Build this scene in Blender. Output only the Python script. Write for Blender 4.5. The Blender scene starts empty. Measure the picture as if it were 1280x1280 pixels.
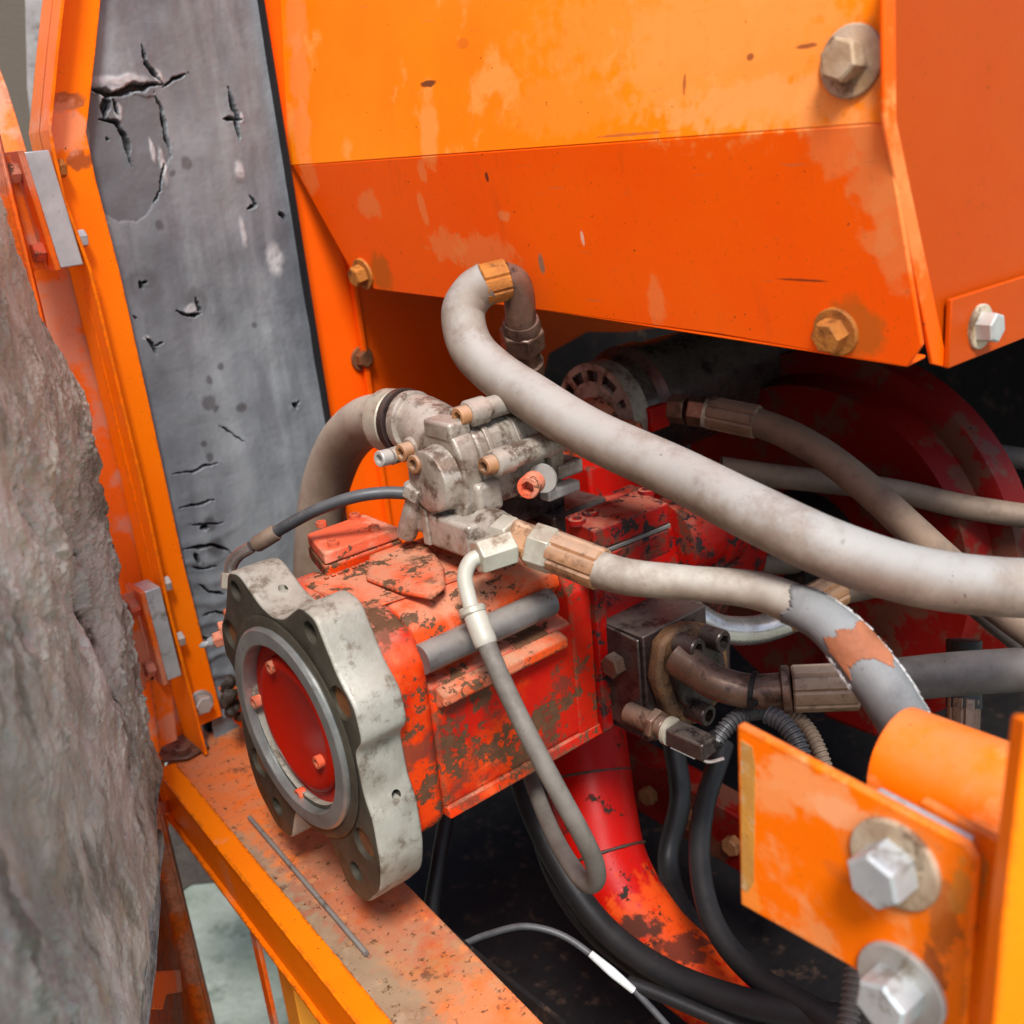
import bpy, bmesh, math, random
import numpy as np
from mathutils import Vector, Matrix
random.seed(4)
SC = bpy.context.scene
COL = SC.collection
R = math.radians

# ------------------------------------------------------------------ camera
# metres; X runs along the pump's shaft, Y towards the back of the bay, Z up.
F = 1372.0
ax = np.array([1800, -680, 1372.]); ax /= np.linalg.norm(ax)
dn = np.array([318, 3028, 1084.]); dn /= np.linalg.norm(dn)
ax -= dn * ax.dot(dn); ax /= np.linalg.norm(ax)
up = -dn
MW = np.array([ax, np.cross(up, ax), up])
CAM = MW @ (-1.2 * np.array([-267 / F, 262 / F, 1]))
cam_d = bpy.data.cameras.new('camera')
cam = bpy.data.objects.new('camera', cam_d); COL.objects.link(cam)
right, down, fwd = MW @ [1, 0, 0], MW @ [0, 1, 0], MW @ [0, 0, 1]
cam.matrix_world = Matrix(((right[0], -down[0], -fwd[0], CAM[0]), (right[1], -down[1], -fwd[1], CAM[1]),
                           (right[2], -down[2], -fwd[2], CAM[2]), (0, 0, 0, 1)))
cam_d.sensor_width = 36; cam_d.lens = F / 1280 * 36
cam_d.clip_start = .02; cam_d.clip_end = 400
cam_d.dof.use_dof = True; cam_d.dof.focus_distance = 1.25; cam_d.dof.aperture_fstop = 4.2
SC.camera = cam

# ------------------------------------------------------------------ light
SUN_EL, SUN_AZ = 54, 236          # azimuth of the sun measured from +X towards +Y
w = bpy.data.worlds.new('World'); SC.world = w; w.use_nodes = True
nt = w.node_tree
sky = nt.nodes.new('ShaderNodeTexSky'); sky.sky_type = 'NISHITA'; sky.sun_disc = False
sky.sun_elevation = R(SUN_EL); sky.sun_rotation = R(90 - SUN_AZ)
sky.air_density = 1.0; sky.dust_density = 1.6; sky.ozone_density = 1.0
bgn = nt.nodes['Background']; bgn.inputs[1].default_value = .062
nt.links.new(sky.outputs[0], bgn.inputs[0])
sd = bpy.data.lights.new('sun', 'SUN'); sd.energy = 1.5; sd.angle = R(16); sd.color = (1, .985, .96)
so = bpy.data.objects.new('sun', sd); COL.objects.link(so)
dirv = Vector((math.cos(R(SUN_EL)) * math.cos(R(SUN_AZ)), math.cos(R(SUN_EL)) * math.sin(R(SUN_AZ)), math.sin(R(SUN_EL))))
so.rotation_euler = dirv.to_track_quat('Z', 'Y').to_euler()
SC.view_settings.view_transform = 'Standard'; SC.view_settings.look = 'None'
SC.view_settings.exposure = 1.75; SC.view_settings.gamma = 1

# ------------------------------------------------------------------ measuring helpers
def on(px, py, axis, c):
    "point of the sight line through a photo pixel where it crosses a plane"
    r = MW @ np.array([px - 640, py - 640, F]); k = 'XYZ'.index(axis)
    return Vector(CAM + r * (c - CAM[k]) / r[k])
def far(px, py, d):
    return Vector(CAM + MW @ np.array([px - 640, py - 640, F]) * d / F)
V = Vector
EX, EY, EZ = V((1, 0, 0)), V((0, 1, 0)), V((0, 0, 1))

# ------------------------------------------------------------------ materials
class N:
    def __init__(s, name):
        s.m = bpy.data.materials.new(name); s.m.use_nodes = True; s.t = s.m.node_tree
        s.b = s.t.nodes['Principled BSDF']; g = s.t.nodes.new('ShaderNodeNewGeometry'); s.pos = g.outputs['Position']; s.nor = g.outputs['Normal']
    def link(s, a, b):
        if hasattr(a, 'is_output') or hasattr(a, 'links'): s.t.links.new(a, b)
        else: b.default_value = a
    def new(s, typ, **k):
        n = s.t.nodes.new(typ)
        for a, v in k.items(): setattr(n, a, v)
        return n
    def math(s, op, a, b=0., c=None, clamp=False):
        n = s.new('ShaderNodeMath', operation=op, use_clamp=clamp); s.link(a, n.inputs[0]); s.link(b, n.inputs[1])
        if c is not None: s.link(c, n.inputs[2])
        return n.outputs[0]
    def stretch(s, sc, loc=(0, 0, 0), rot=(0, 0, 0), src=None):
        n = s.new('ShaderNodeMapping'); s.link(src or s.pos, n.inputs[0]); n.inputs['Scale'].default_value = sc
        n.inputs['Location'].default_value = loc; n.inputs['Rotation'].default_value = rot
        return n.outputs[0]
    def noise(s, scale, detail=5, rough=.6, vec=None, dist=0, off=0):
        n = s.new('ShaderNodeTexNoise'); v = vec if vec is not None else s.pos
        if off: v = s.stretch((1, 1, 1), (off, off * .7, off * .3), src=v)
        s.link(v, n.inputs['Vector']); n.inputs['Scale'].default_value = scale
        n.inputs['Detail'].default_value = detail; n.inputs['Roughness'].default_value = rough; n.inputs['Distortion'].default_value = dist
        return n.outputs[0]
    def ramp(s, v, lo, hi):
        n = s.new('ShaderNodeMapRange', interpolation_type='SMOOTHSTEP'); s.link(v, n.inputs[0])
        n.inputs[1].default_value = lo; n.inputs[2].default_value = hi
        return n.outputs[0]
    def mix(s, f, a, b):
        n = s.new('ShaderNodeMix', data_type='RGBA'); s.link(f, n.inputs[0])
        for v, k in ((a, 6), (b, 7)):
            if isinstance(v, (tuple, list)): n.inputs[k].default_value = (*v[:3], 1)
            else: s.t.links.new(v, n.inputs[k])
        return n.outputs[2]
    def up(s, lo=.3, hi=.95):
        n = s.new('ShaderNodeSeparateXYZ'); s.link(s.nor, n.inputs[0]); return s.ramp(n.outputs[2], lo, hi)
    def comp(s, k):
        n = s.new('ShaderNodeSeparateXYZ'); s.link(s.pos, n.inputs[0]); return n.outputs[k]
    def spot(s, c, rad, soft=.35, wob=.5, wscale=60):
        "an uneven patch: distance to c in units of rad, ragged by noise"
        n = s.new('ShaderNodeVectorMath', operation='SUBTRACT'); s.link(s.pos, n.inputs[0]); n.inputs[1].default_value = c
        d = s.new('ShaderNodeVectorMath', operation='DIVIDE'); s.t.links.new(n.outputs[0], d.inputs[0]); d.inputs[1].default_value = rad
        l = s.new('ShaderNodeVectorMath', operation='LENGTH'); s.t.links.new(d.outputs[0], l.inputs[0])
        nz = s.math('MULTIPLY', s.math('SUBTRACT', s.noise(wscale, 4, .6), .5), wob * 3)
        return s.math('SUBTRACT', 1, s.ramp(s.math('ADD', l.outputs['Value'], nz), 1 - soft, 1 + soft))
    def bump(s, h, strength, dist=.001, prev=None):
        n = s.new('ShaderNodeBump'); n.inputs['Strength'].default_value = strength; n.inputs['Distance'].default_value = dist
        s.link(h, n.inputs['Height'])
        if prev is not None: s.t.links.new(prev, n.inputs['Normal'])
        return n.outputs[0]
    def done(s, col, rough, normal=None, metal=0., spec=None):
        s.link(col if not isinstance(col, tuple) else (*col[:3], 1), s.b.inputs['Base Color']); s.link(rough, s.b.inputs['Roughness'])
        s.link(metal, s.b.inputs['Metallic'])
        if normal is not None: s.t.links.new(normal, s.b.inputs['Normal'])
        s.b.inputs['Specular IOR Level'].default_value = .32
        if spec is not None: s.b.inputs['Specular IOR Level'].default_value = spec
        return s.m

ORANGE = (.93, .12, .0012); FADE = (.82, .27, .10); RUST = (.16, .045, .012); GRIME = (.065, .036, .022); DUST = (.38, .28, .18)

def paint(name, base=ORANGE, fade=FADE, fade_at=.62, chip_at=.70, chip_scale=38, chip=RUST, dust=0., grime=0., grime_at=.5, rough=.42,
          spots=(), streak=0., scratch=.0, peel=.12, deep=None, edge=0.):
    n = N(name)
    big = n.noise(5, 4, .55, off=1.7); mid = n.noise(26, 6, .65); fine = n.noise(160, 4, .6)
    c = n.mix(n.ramp(big, .3, .7), base, tuple(min(1, k * s) for k, s in zip(base, (1.0, 1.22, 1.5))))
    if deep: c = n.mix(n.ramp(n.noise(9, 5, .6, off=4.4), .45, .6), c, deep)
    c = n.mix(n.math('MULTIPLY', n.ramp(n.noise(11, 6, .6, off=3.1), fade_at, fade_at + .10), .75), c, fade)
    rg = n.math('MULTIPLY_ADD', mid, .3, rough - .15)
    for ct, rd, colr, amt, wob in spots:
        k = n.math('MULTIPLY', n.spot(ct, rd, .25, wob), amt); c = n.mix(k, c, colr); rg = n.math('ADD', rg, n.math('MULTIPLY', k, .25))
    if streak:
        st = n.ramp(n.noise(30, 5, .7, vec=n.stretch((1, 1, .08))), .58, .75); c = n.mix(n.math('MULTIPLY', st, streak), c, GRIME)
    if dust:
        dm = n.math('MULTIPLY', n.up(.2, .9), n.ramp(n.noise(22, 6, .65, off=.7), .28, .6)); dm = n.math('MULTIPLY', dm, dust); c = n.mix(dm, c, DUST)
        rg = n.math('ADD', rg, n.math('MULTIPLY', dm, .3))
    if grime:
        gm = n.math('MULTIPLY', n.ramp(n.noise(13, 8, .72, off=9.), grime_at, grime_at + .07), grime); c = n.mix(gm, c, GRIME)
    cn = n.math('MULTIPLY_ADD', n.math('SUBTRACT', n.noise(chip_scale * 5, 6, .75, off=2.5), .5), .35, n.noise(chip_scale, 8, .72, off=5.5))
    ch = n.ramp(cn, chip_at, chip_at + .02)
    nk = n.ramp(n.noise(170, 3, .5, off=12.), .735, .75); ch = n.math('MAXIMUM', ch, n.math('MULTIPLY', nk, .85))
    c = n.mix(ch, c, n.mix(n.noise(90, 3), chip, tuple(k * .35 for k in chip)))
    if edge:                                           # paint rubbed off along the edges
        bv = n.new('ShaderNodeBevel', samples=4); bv.inputs['Radius'].default_value = .007
        dt = n.new('ShaderNodeVectorMath', operation='DOT_PRODUCT'); n.t.links.new(bv.outputs[0], dt.inputs[0]); n.t.links.new(n.nor, dt.inputs[1])
        em = n.math('MULTIPLY', n.ramp(n.math('SUBTRACT', 1, dt.outputs['Value']), .006, .05), n.ramp(n.noise(60, 6, .75, off=14), .47, .53))
        c = n.mix(n.math('MULTIPLY', em, edge), c, chip)
    if scratch:
        v = n.stretch((1, 2.2, 30), rot=(.5, .1, .3)); sc = n.ramp(n.noise(9, 3, .5, vec=v), .70, .73)
        c = n.mix(n.math('MULTIPLY', sc, scratch), c, (.45, .16, .05))
    c = n.mix(n.math('MULTIPLY', n.ramp(fine, .60, .75), .22), c, GRIME)
    nb = n.bump(n.noise(420, 2, .5), peel, .0006); nb = n.bump(n.math('SUBTRACT', 1, ch), .5, .0009, nb); nb = n.bump(n.noise(34, 5), .12, .002, nb)
    m_ = n.done(c, n.math('ADD', rg, n.math('MULTIPLY', ch, .3)), nb); n.b.inputs['Specular IOR Level'].default_value = .14
    return m_

def metal(name, base, dark, dirt=GRIME, dirt_at=.55, rough=.45, metallic=.3, grain=180, bumpy=.35, dust=.0, rust=None, rust_at=.6, mm=.0010):
    n = N(name)
    c = n.mix(n.ramp(n.noise(18, 6, .65), .3, .7), dark, base)
    if rust: c = n.mix(n.ramp(n.noise(24, 7, .7, off=2.2), rust_at, rust_at + .1), c, rust)
    if dust: c = n.mix(n.math('MULTIPLY', n.up(.0, .9), dust), c, (.50, .45, .38))
    c = n.mix(n.math('MULTIPLY', n.ramp(n.noise(30, 8, .72, off=7), dirt_at, dirt_at + .14), .85), c, dirt)
    rg = n.math('MULTIPLY_ADD', n.noise(60, 5), .35, rough - .17)
    nb = n.bump(n.noise(grain, 5, .65), bumpy, mm); nb = n.bump(n.noise(30, 4), bumpy * .5, .003, nb)
    return n.done(c, rg, nb, metallic)

def rubber(name, base, under, dust=.5, rough=.6, dust_col=(.42, .38, .33), line=0.):
    n = N(name)
    c = n.mix(n.ramp(n.noise(14, 6, .65), .3, .72), under, base)
    c = n.mix(n.math('MULTIPLY', n.math('MULTIPLY', n.up(-.35, .75), n.ramp(n.noise(17, 5, .6, off=3), .15, .55)), dust), c, dust_col)
    c = n.mix(n.math('MULTIPLY', n.ramp(n.noise(45, 7, .75, off=8), .60, .74), .6), c, (.06, .045, .035))
    c = n.mix(n.math('MULTIPLY', n.ramp(n.noise(9, 7, .75, off=11), .46, .66), .6), c, under)
    c = n.mix(n.ramp(n.noise(230, 3, .6, off=6), .70, .74), c, (.03, .025, .02))
    nb = n.bump(n.noise(260, 4, .6), .25, .0007); nb = n.bump(n.noise(40, 4), .2, .0015, nb)
    return n.done(c, n.math('MULTIPLY_ADD', n.noise(50, 4), .25, rough - .1), nb)

def pl(px, py, axis, c): return tuple(on(px, py, axis, c))
HX, BW = .38, .50            # hood face and back wall planes
_PK = (.84, .26, .07)
hood_spots = [(pl(x, y, 'X', HX), (.1, q, q), (.45, .12, .012), .75, .35) for x, y, q in ((1062, 80, .034), (1046, 418, .029), (458, 345, .028))] + [(pl(x, y, 'X', HX), (.1, a, b), col, k, wob) for x, y, a, b, col, k, wob in (
    (350, 25, .030, .050, _PK, .6, .5), (362, 95, .028, .045, _PK, .6, .5), (372, 165, .026, .040, _PK, .6, .5), (385, 218, .022, .030, _PK, .5, .5),
    (455, 258, .028, .018, _PK, .6, .6), (520, 262, .008, .022, _PK, .6, .5), (545, 310, .04, .02, _PK, .55, .7), (590, 320, .06, .024, _PK, .5, .7),
    (533, 165, .018, .04, (.85, .33, .08), .6, .5), (525, 215, .008, .014, _PK, .6, .6), (527, 105, .018, .004, (.10, .03, .015), .9, .45),
    (565, 55, .012, .006, (.55, .13, .01), .6, .4), (605, 222, .003, .006, (.12, .03, .015), .9, .5), (660, 333, .005, .012, (.25, .17, .10), .9, .4),
    (620, 272, .010, .006, _PK, .7, .6), (715, 300, .003, .008, (.8, .5, .35), .9, .4), (800, 385, .012, .03, _PK, .5, .7), (1085, 305, .02, .012, _PK, .55, .6),
    (1050, 180, .035, .025, _PK, .5, .6), (1090, 215, .026, .045, _PK, .65, .6), (1105, 290, .02, .05, _PK, .6, .6), (985, 355, .030, .0012, (.12, .03, .01), .8, .25),
    (830, 20, .2, .05, (.9, .30, .05), .5, .6), (900, 60, .14, .07, (.9, .32, .07), .6, .7), (960, 130, .12, .02, (.9, .33, .09), .6, .7), (700, 130, .10, .03, (.9, .26, .03), .5, .7),
    (930, 72, .004, .003, (.2, .05, .02), .8, .5), (850, 105, .002, .010, (.25, .06, .02), .7, .6), (1000, 58, .010, .002, (.2, .05, .02), .8, .6), (790, 168, .05, .0015, (.4, .1, .03), .7, .6))]
M_hood = paint('hood_orange_paint', base=(.95, .10, .0008), fade_at=.72, chip_at=.735, chip_scale=60, spots=hood_spots, scratch=.5, streak=.12, rough=.40)
M_hoodtop = paint('lit_upper_hood_paint', base=(.93, .20, .003), fade=(.90, .33, .07), fade_at=.56, chip_at=.735, chip_scale=60, spots=hood_spots, scratch=.5, streak=.08, rough=.38)  # yellower base and extra fade paint in the brighter light on the upper face
M_orange = paint('orange_paint', fade_at=.60, chip_at=.73, streak=.25, rough=.42)
M_orange_in = paint('inner_orange_paint', base=(.90, .095, .001), fade_at=.70, chip_at=.75, streak=.2, rough=.45)
M_door = paint('dusty_orange_paint', edge=0.4, base=(.85, .13, .008), fade=(.62, .27, .17), fade_at=.46, chip_at=.72, dust=.3, rough=.5)
M_post = paint('post_orange_paint', edge=0.35, base=(.95, .17, .001), fade_at=.66, chip_at=.75, rough=.38,
    spots=[(pl(80, 130, 'Y', BW), (.022, .1, .012), (.30, .09, .03), .85, .9), (pl(95, 200, 'Y', BW), (.016, .1, .012), (.30, .07, .02), .85, .7), (pl(75, 160, 'Y', BW), (.03, .1, .03), (.85, .35, .2), .6, .6)])
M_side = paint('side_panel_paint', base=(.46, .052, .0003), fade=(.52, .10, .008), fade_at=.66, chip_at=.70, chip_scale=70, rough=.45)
BXV = float((CAM + MW @ np.array([1130 - 640, 1080 - 640, F]) * .76 / F)[0])
M_bracket = paint('bracket_paint', edge=0.5, base=(.95, .16, .001), fade=(.90, .32, .10), fade_at=.52, chip_at=.70, chip_scale=50, rough=.4, dust=.28, scratch=.3,
    spots=[(pl(x, y, 'X', BXV), (.1, a, b_), c_, k, wb) for x, y, a, b_, c_, k, wb in ((1180, 1150, .010, .035, (.40, .10, .012), .8, 1.1), (1200, 1115, .006, .02, (.55, .22, .03), .7, 1.), (1165, 1215, .008, .02, (.30, .07, .015), .8, 1.), (1085, 1110, .035, .012, (.55, .12, .02), .4, .8), (1010, 985, .045, .02, (.92, .36, .13), .7, .7), (1060, 1020, .03, .012, (.94, .42, .2), .6, .6), (935, 1120, .012, .02, (.9, .30, .05), .6, .8), (1120, 1080, .038, .038, (.70, .24, .07), .5, .4))])
M_sill = paint('greasy_sill_paint', edge=0.6, base=(.85, .15, .004), fade=(.50, .24, .10), fade_at=.50, chip_at=.60, chip_scale=80, chip=(.20, .09, .04), dust=.35, grime=.7, grime_at=.56, deep=(.62, .16, .05), spots=[((-.045, -.02, -.262), (.045, .60, .2), (.30, .23, .155), .9, .5), ((.02, -.10, -.262), (.07, .22, .2), (.22, .12, .06), .6, .9), ((.02, .40, -.262), (.09, .13, .2), (.75, .12, .004), .7, .6), ((.035, -.30, -.262), (.06, .10, .2), (.85, .14, .004), .7, .6), ((.05, .02, -.262), (.06, .16, .2), (.50, .03, .003), .45, .8)], rough=.5)
M_sill_edge = paint('sill_edge_paint', edge=0.7, base=(.95, .18, .002), fade_at=.62, chip_at=.68, chip_scale=55, rough=.4)
M_pump = paint('pump_paint', edge=0.9, base=(.60, .038, .002), fade=(.72, .13, .04), fade_at=.56, chip_at=.528, chip_scale=24, chip=(.15, .07, .035), dust=.5, grime=.7, grime_at=.545, deep=(.42, .008, .002), spots=[((.31, -.12, -.02), (.10, .2, .2), (.42, .005, .002), .8, .5)], rough=.42, peel=.35)
M_pump_top = paint('pump_top_paint', edge=0.8, base=(.62, .06, .008), fade=(.56, .19, .10), fade_at=.50, chip_at=.555, chip_scale=34, chip=(.15, .08, .045), dust=.55, grime=.6, grime_at=.54, rough=.5, peel=.35)
M_disc = paint('cover_disc_paint', edge=0.6, base=(.36, .007, .001), fade=(.80, .13, .01), fade_at=.64, chip_at=.8, rough=.38)
M_red = paint('oily_red_paint', edge=0.9, base=(.28, .003, .0015), fade=(.45, .05, .02), fade_at=.62, chip_at=.55, chip_scale=32, chip=(.035, .02, .02), grime=.8, grime_at=.52, dust=.35, rough=.3, peel=.3)
M_redblock = paint('bright_red_paint', edge=0.8, base=(.40, .004, .0015), fade=(.8, .08, .02), fade_at=.62, chip_at=.58, chip=(.10, .045, .03), grime=.5, grime_at=.55, rough=.38, peel=.3)
M_duct = paint('duct_red_paint', base=(.38, .003, .001), fade=(.62, .012, .002), fade_at=.62, chip_at=.60, chip_scale=26, chip=(.03, .02, .015), grime=.6, grime_at=.60, spots=[(tuple(far(845, 1185, 1.46)), (.10, .10, .09), (.60, .07, .004), .65, .7), (tuple(far(800, 1160, 1.44)), (.035, .03, .012), (.02, .014, .01), .9, .9), (tuple(far(850, 1195, 1.40)), (.05, .04, .010), (.03, .014, .01), .8, 1.2)], rough=.4, peel=.25)
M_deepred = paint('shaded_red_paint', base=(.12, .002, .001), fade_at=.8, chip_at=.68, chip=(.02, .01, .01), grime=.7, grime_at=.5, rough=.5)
M_dark = metal('deep_shade_black', (.007, .005, .005), (.003, .002, .002), rough=.7, metallic=0)  # near-black colour standing in for deep shade inside the bay
M_cast = metal('cast_iron_flange', (.40, .39, .33), (.25, .235, .19), dirt=(.12, .085, .055), dirt_at=.50, rough=.5, metallic=.25, grain=240, bumpy=.45, dust=.25)
M_face = metal('oily_flange_face', (.085, .075, .055), (.05, .043, .032), dirt=(.03, .022, .016), rough=.42, metallic=.3, grain=200, bumpy=.25)
M_ring = metal('machined_ring', (.42, .43, .41), (.26, .27, .26), dirt=(.10, .08, .06), dirt_at=.60, rough=.35, metallic=.7, grain=300, bumpy=.1)
M_alu = metal('cast_aluminium', (.46, .42, .36), (.22, .175, .135), dirt=(.085, .045, .025), dirt_at=.475, rough=.42, metallic=.35, grain=120, bumpy=.5, dust=.45, rust=(.30, .19, .13), rust_at=.60)
M_zinc = metal('zinc_plate', (.56, .60, .60), (.42, .46, .47), dirt=(.24, .22, .18), dirt_at=.54, rough=.42, metallic=.45, grain=140, bumpy=.35)
M_zincdull = metal('dull_zinc', (.55, .54, .50), (.40, .38, .34), dirt=(.22, .16, .10), dirt_at=.58, rough=.45, metallic=.4, grain=160, bumpy=.3)
M_nut = metal('pale_zinc_fitting', (.52, .50, .41), (.34, .30, .23), dirt=(.17, .10, .055), dirt_at=.54, rough=.42, metallic=.35, grain=120, bumpy=.3, rust=(.34, .18, .08), rust_at=.66)
M_crimp = metal('rusty_crimp', (.46, .23, .10), (.28, .13, .06), dirt=(.10, .05, .025), dirt_at=.51, rough=.55, metallic=.2, grain=140, bumpy=.4, dust=.3)
M_crimpdull = metal('dull_rusty_crimp', (.26, .16, .10), (.15, .085, .05), dirt=(.05, .03, .02), dirt_at=.52, rough=.6, metallic=.1, grain=160, bumpy=.5, dust=.25)
M_rust = metal('rusty_steel', (.30, .12, .045), (.16, .06, .025), dirt=(.05, .025, .015), dirt_at=.52, rough=.6, metallic=.2, grain=150, bumpy=.5)
M_rustbrown = metal('oily_brown_steel', (.20, .105, .065), (.10, .055, .04), dirt=(.03, .017, .013), dirt_at=.5, rough=.3, metallic=.4, grain=110, bumpy=.55, dust=.15)
M_rustc = metal('crusted_rusty_clamp', (.20, .10, .045), (.09, .05, .03), dirt=(.03, .018, .012), dirt_at=.50, rough=.5, metallic=.2, grain=240, bumpy=.9, mm=.0016)
M_darkmetal = metal('oily_dark_steel', (.085, .055, .048), (.045, .028, .026), dirt=(.02, .013, .012), dirt_at=.5, rough=.28, metallic=.5, grain=130, bumpy=.4, dust=.15)
M_redbolt = paint('painted_bolt', edge=0.8, base=(.66, .10, .04), fade=(.65, .28, .18), fade_at=.45, chip_at=.6, chip=(.2, .09, .05), rough=.5, peel=.4)
M_boltrust = metal('rust_bloomed_bolt', (.52, .20, .03), (.30, .10, .02), dirt=(.10, .03, .01), dirt_at=.52, rough=.65, metallic=.1, grain=260, bumpy=.8, mm=.0018)
M_boltpale = metal('pale_corroded_bolt', (.58, .48, .35), (.32, .20, .10), dirt=(.10, .05, .025), dirt_at=.50, rough=.6, metallic=.2, grain=260, bumpy=.6)
M_steel = metal('bright_steel_tube', (.62, .58, .54), (.40, .36, .33), dirt=(.12, .07, .04), dirt_at=.62, rough=.25, metallic=.85, grain=80, bumpy=.15)
M_tube = metal('grey_pipe', (.19, .175, .165), (.11, .095, .09), dirt=(.06, .04, .03), dirt_at=.54, rough=.4, metallic=.2, grain=160, bumpy=.25, dust=.3)
M_tubepaint = metal('pale_painted_tube', (.46, .44, .37), (.38, .35, .29), dirt=(.30, .20, .12), dirt_at=.64, rough=.45, metallic=.1, grain=120, bumpy=.2)
M_hose = rubber('pale_dusty_hose', (.28, .22, .17), (.15, .10, .07), dust=.85, dust_col=(.34, .335, .31))
M_hose2 = rubber('worn_sheath_hose', (.28, .23, .17), (.16, .11, .075), dust=.82, dust_col=(.42, .395, .345))
M_hosebrown = rubber('brown_dusty_hose', (.17, .115, .08), (.08, .055, .042), dust=.6, dust_col=(.30, .215, .15))
M_hosegrey = rubber('grey_hose', (.11, .095, .09), (.06, .048, .042), dust=.45, dust_col=(.20, .175, .16))
M_hoseleft = rubber('suction_hose_rubber', (.26, .21, .16), (.17, .12, .08), dust=.7, dust_col=(.45, .39, .32), rough=.5)
M_thin = rubber('thin_grey_hose', (.15, .13, .11), (.08, .065, .052), dust=.6, dust_col=(.24, .215, .185))
M_black = rubber('black_rubber', (.013, .012, .013), (.008, .007, .008), dust=.08, dust_col=(.12, .11, .10), rough=.45)
M_blackthin = rubber('black_pilot_hose', (.05, .055, .06), (.02, .022, .025), dust=.3, dust_col=(.22, .22, .22), rough=.42)
M_scuff = rubber('scuffed_grey_braid', (.17, .172, .168), (.10, .10, .10), dust=.6, dust_col=(.29, .30, .295), rough=.65)
M_tornrubber = metal('exposed_brown_braid', (.42, .15, .07), (.24, .08, .035), dirt=(.08, .03, .02), rough=.7, metallic=0, grain=220, bumpy=.7)
M_white = metal('white_fray', (.62, .62, .60), (.45, .44, .42), dirt=(.25, .22, .18), rough=.7, metallic=0, bumpy=.5)
M_conduit = rubber('corrugated_conduit_plastic', (.05, .05, .055), (.03, .03, .033), dust=.35, dust_col=(.20, .19, .19), rough=.4)
M_grime = metal('caked_oily_dirt', (.05, .036, .026), (.025, .018, .014), dirt=(.09, .05, .03), rough=.5, metallic=0, grain=90, bumpy=1., mm=.003)

# grey acoustic foam skin: attributes tear (open crack), patch (bare smoother layer), stain
def foam_skin():
    n = N('grey_foam_skin')
    def at(nm):
        a = n.new('ShaderNodeAttribute', attribute_name=nm); return a.outputs['Fac']
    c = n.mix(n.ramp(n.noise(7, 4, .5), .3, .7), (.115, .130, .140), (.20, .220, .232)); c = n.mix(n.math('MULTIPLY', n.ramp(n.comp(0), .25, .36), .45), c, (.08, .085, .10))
    st = n.ramp(n.noise(16, 5, .6, vec=n.stretch((1, 1, .16), rot=(0, .06, 0))), .42, .70); c = n.mix(n.math('MULTIPLY', st, .6), c, (.28, .305, .315))
    c = n.mix(n.math('MULTIPLY', n.ramp(n.noise(13, 5, .6, off=6, vec=n.stretch((1, 1, .2))), .52, .7), .55), c, (.10, .105, .12))
    c = n.mix(n.math('MULTIPLY', n.ramp(n.noise(20, 6, .7, off=2), .60, .78), .35), c, (.20, .18, .175))
    c = n.mix(n.math('MULTIPLY', at('patch'), .9), c, (.11, .120, .128)); c = n.mix(n.math('MULTIPLY', at('stain'), .75), c, (.055, .05, .052))
    c = n.mix(n.math('MULTIPLY', at('flap'), .8), c, (.48, .48, .48))
    c = n.mix(n.math('MULTIPLY', n.ramp(n.noise(75, 5, .7, off=4), .70, .76), .5), c, (.05, .045, .045))
    c = n.mix(at('tear'), c, (.012, .011, .012))
    nb = n.bump(n.noise(300, 3), .12, .0006); nb = n.bump(n.noise(22, 5), .25, .004, nb)
    return n.done(c, n.math('MULTIPLY_ADD', n.noise(12, 5), .3, .33), nb)
M_skin = foam_skin()
def foam_raw():
    n = N('dirty_crumbling_foam')
    a = n.new('ShaderNodeAttribute', attribute_name='height'); h = a.outputs['Fac']
    c = n.mix(n.ramp(n.noise(9, 7, .65), .3, .7), (.38, .36, .29), (.70, .68, .565))
    c = n.mix(n.ramp(n.noise(5, 5, .6, off=2), .50, .66), c, (.80, .79, .68))
    c = n.mix(n.math('MULTIPLY', n.ramp(n.noise(15, 6, .65, off=5), .55, .68), .6), c, (.52, .43, .28))
    c = n.mix(n.math('MULTIPLY', n.ramp(n.noise(120, 5, .7), .56, .72), .5), c, (.16, .145, .12))
    c = n.mix(n.math('MULTIPLY', n.ramp(n.noise(7, 6, .7, off=15, vec=n.stretch((1, 1, .4))), .50, .60), .75), c, (.17, .155, .11))
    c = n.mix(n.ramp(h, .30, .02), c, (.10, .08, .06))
    nb = n.bump(n.noise(420, 6, .75), .6, .002); nb = n.bump(n.noise(110, 6, .75), .6, .005, nb)
    return n.done(c, .9, nb, 0., .2)
M_raw = foam_raw()
def ground_mat():
    n = N('pale_gravel_ground')
    c = n.mix(n.ramp(n.noise(2.5, 6, .6), .35, .65), (.19, .215, .16), (.33, .345, .28))
    c = n.mix(n.ramp(n.noise(6, 8, .7, off=3), .52, .66), c, (.10, .125, .085))
    vo = n.new('ShaderNodeTexVoronoi'); n.link(n.pos, vo.inputs['Vector']); vo.inputs['Scale'].default_value = 45
    c = n.mix(n.math('MULTIPLY', n.ramp(vo.outputs['Distance'], .35, .1), n.ramp(n.noise(12, 4, off=9), .55, .65)), c, (.66, .68, .62))
    c = n.mix(n.math('MULTIPLY', n.ramp(n.noise(60, 6, .7), .5, .7), .4), c, (.14, .15, .11))
    return n.done(c, .95, n.bump(n.noise(50, 8, .7), 1, .01), 0., .2)
M_ground = ground_mat()

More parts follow.
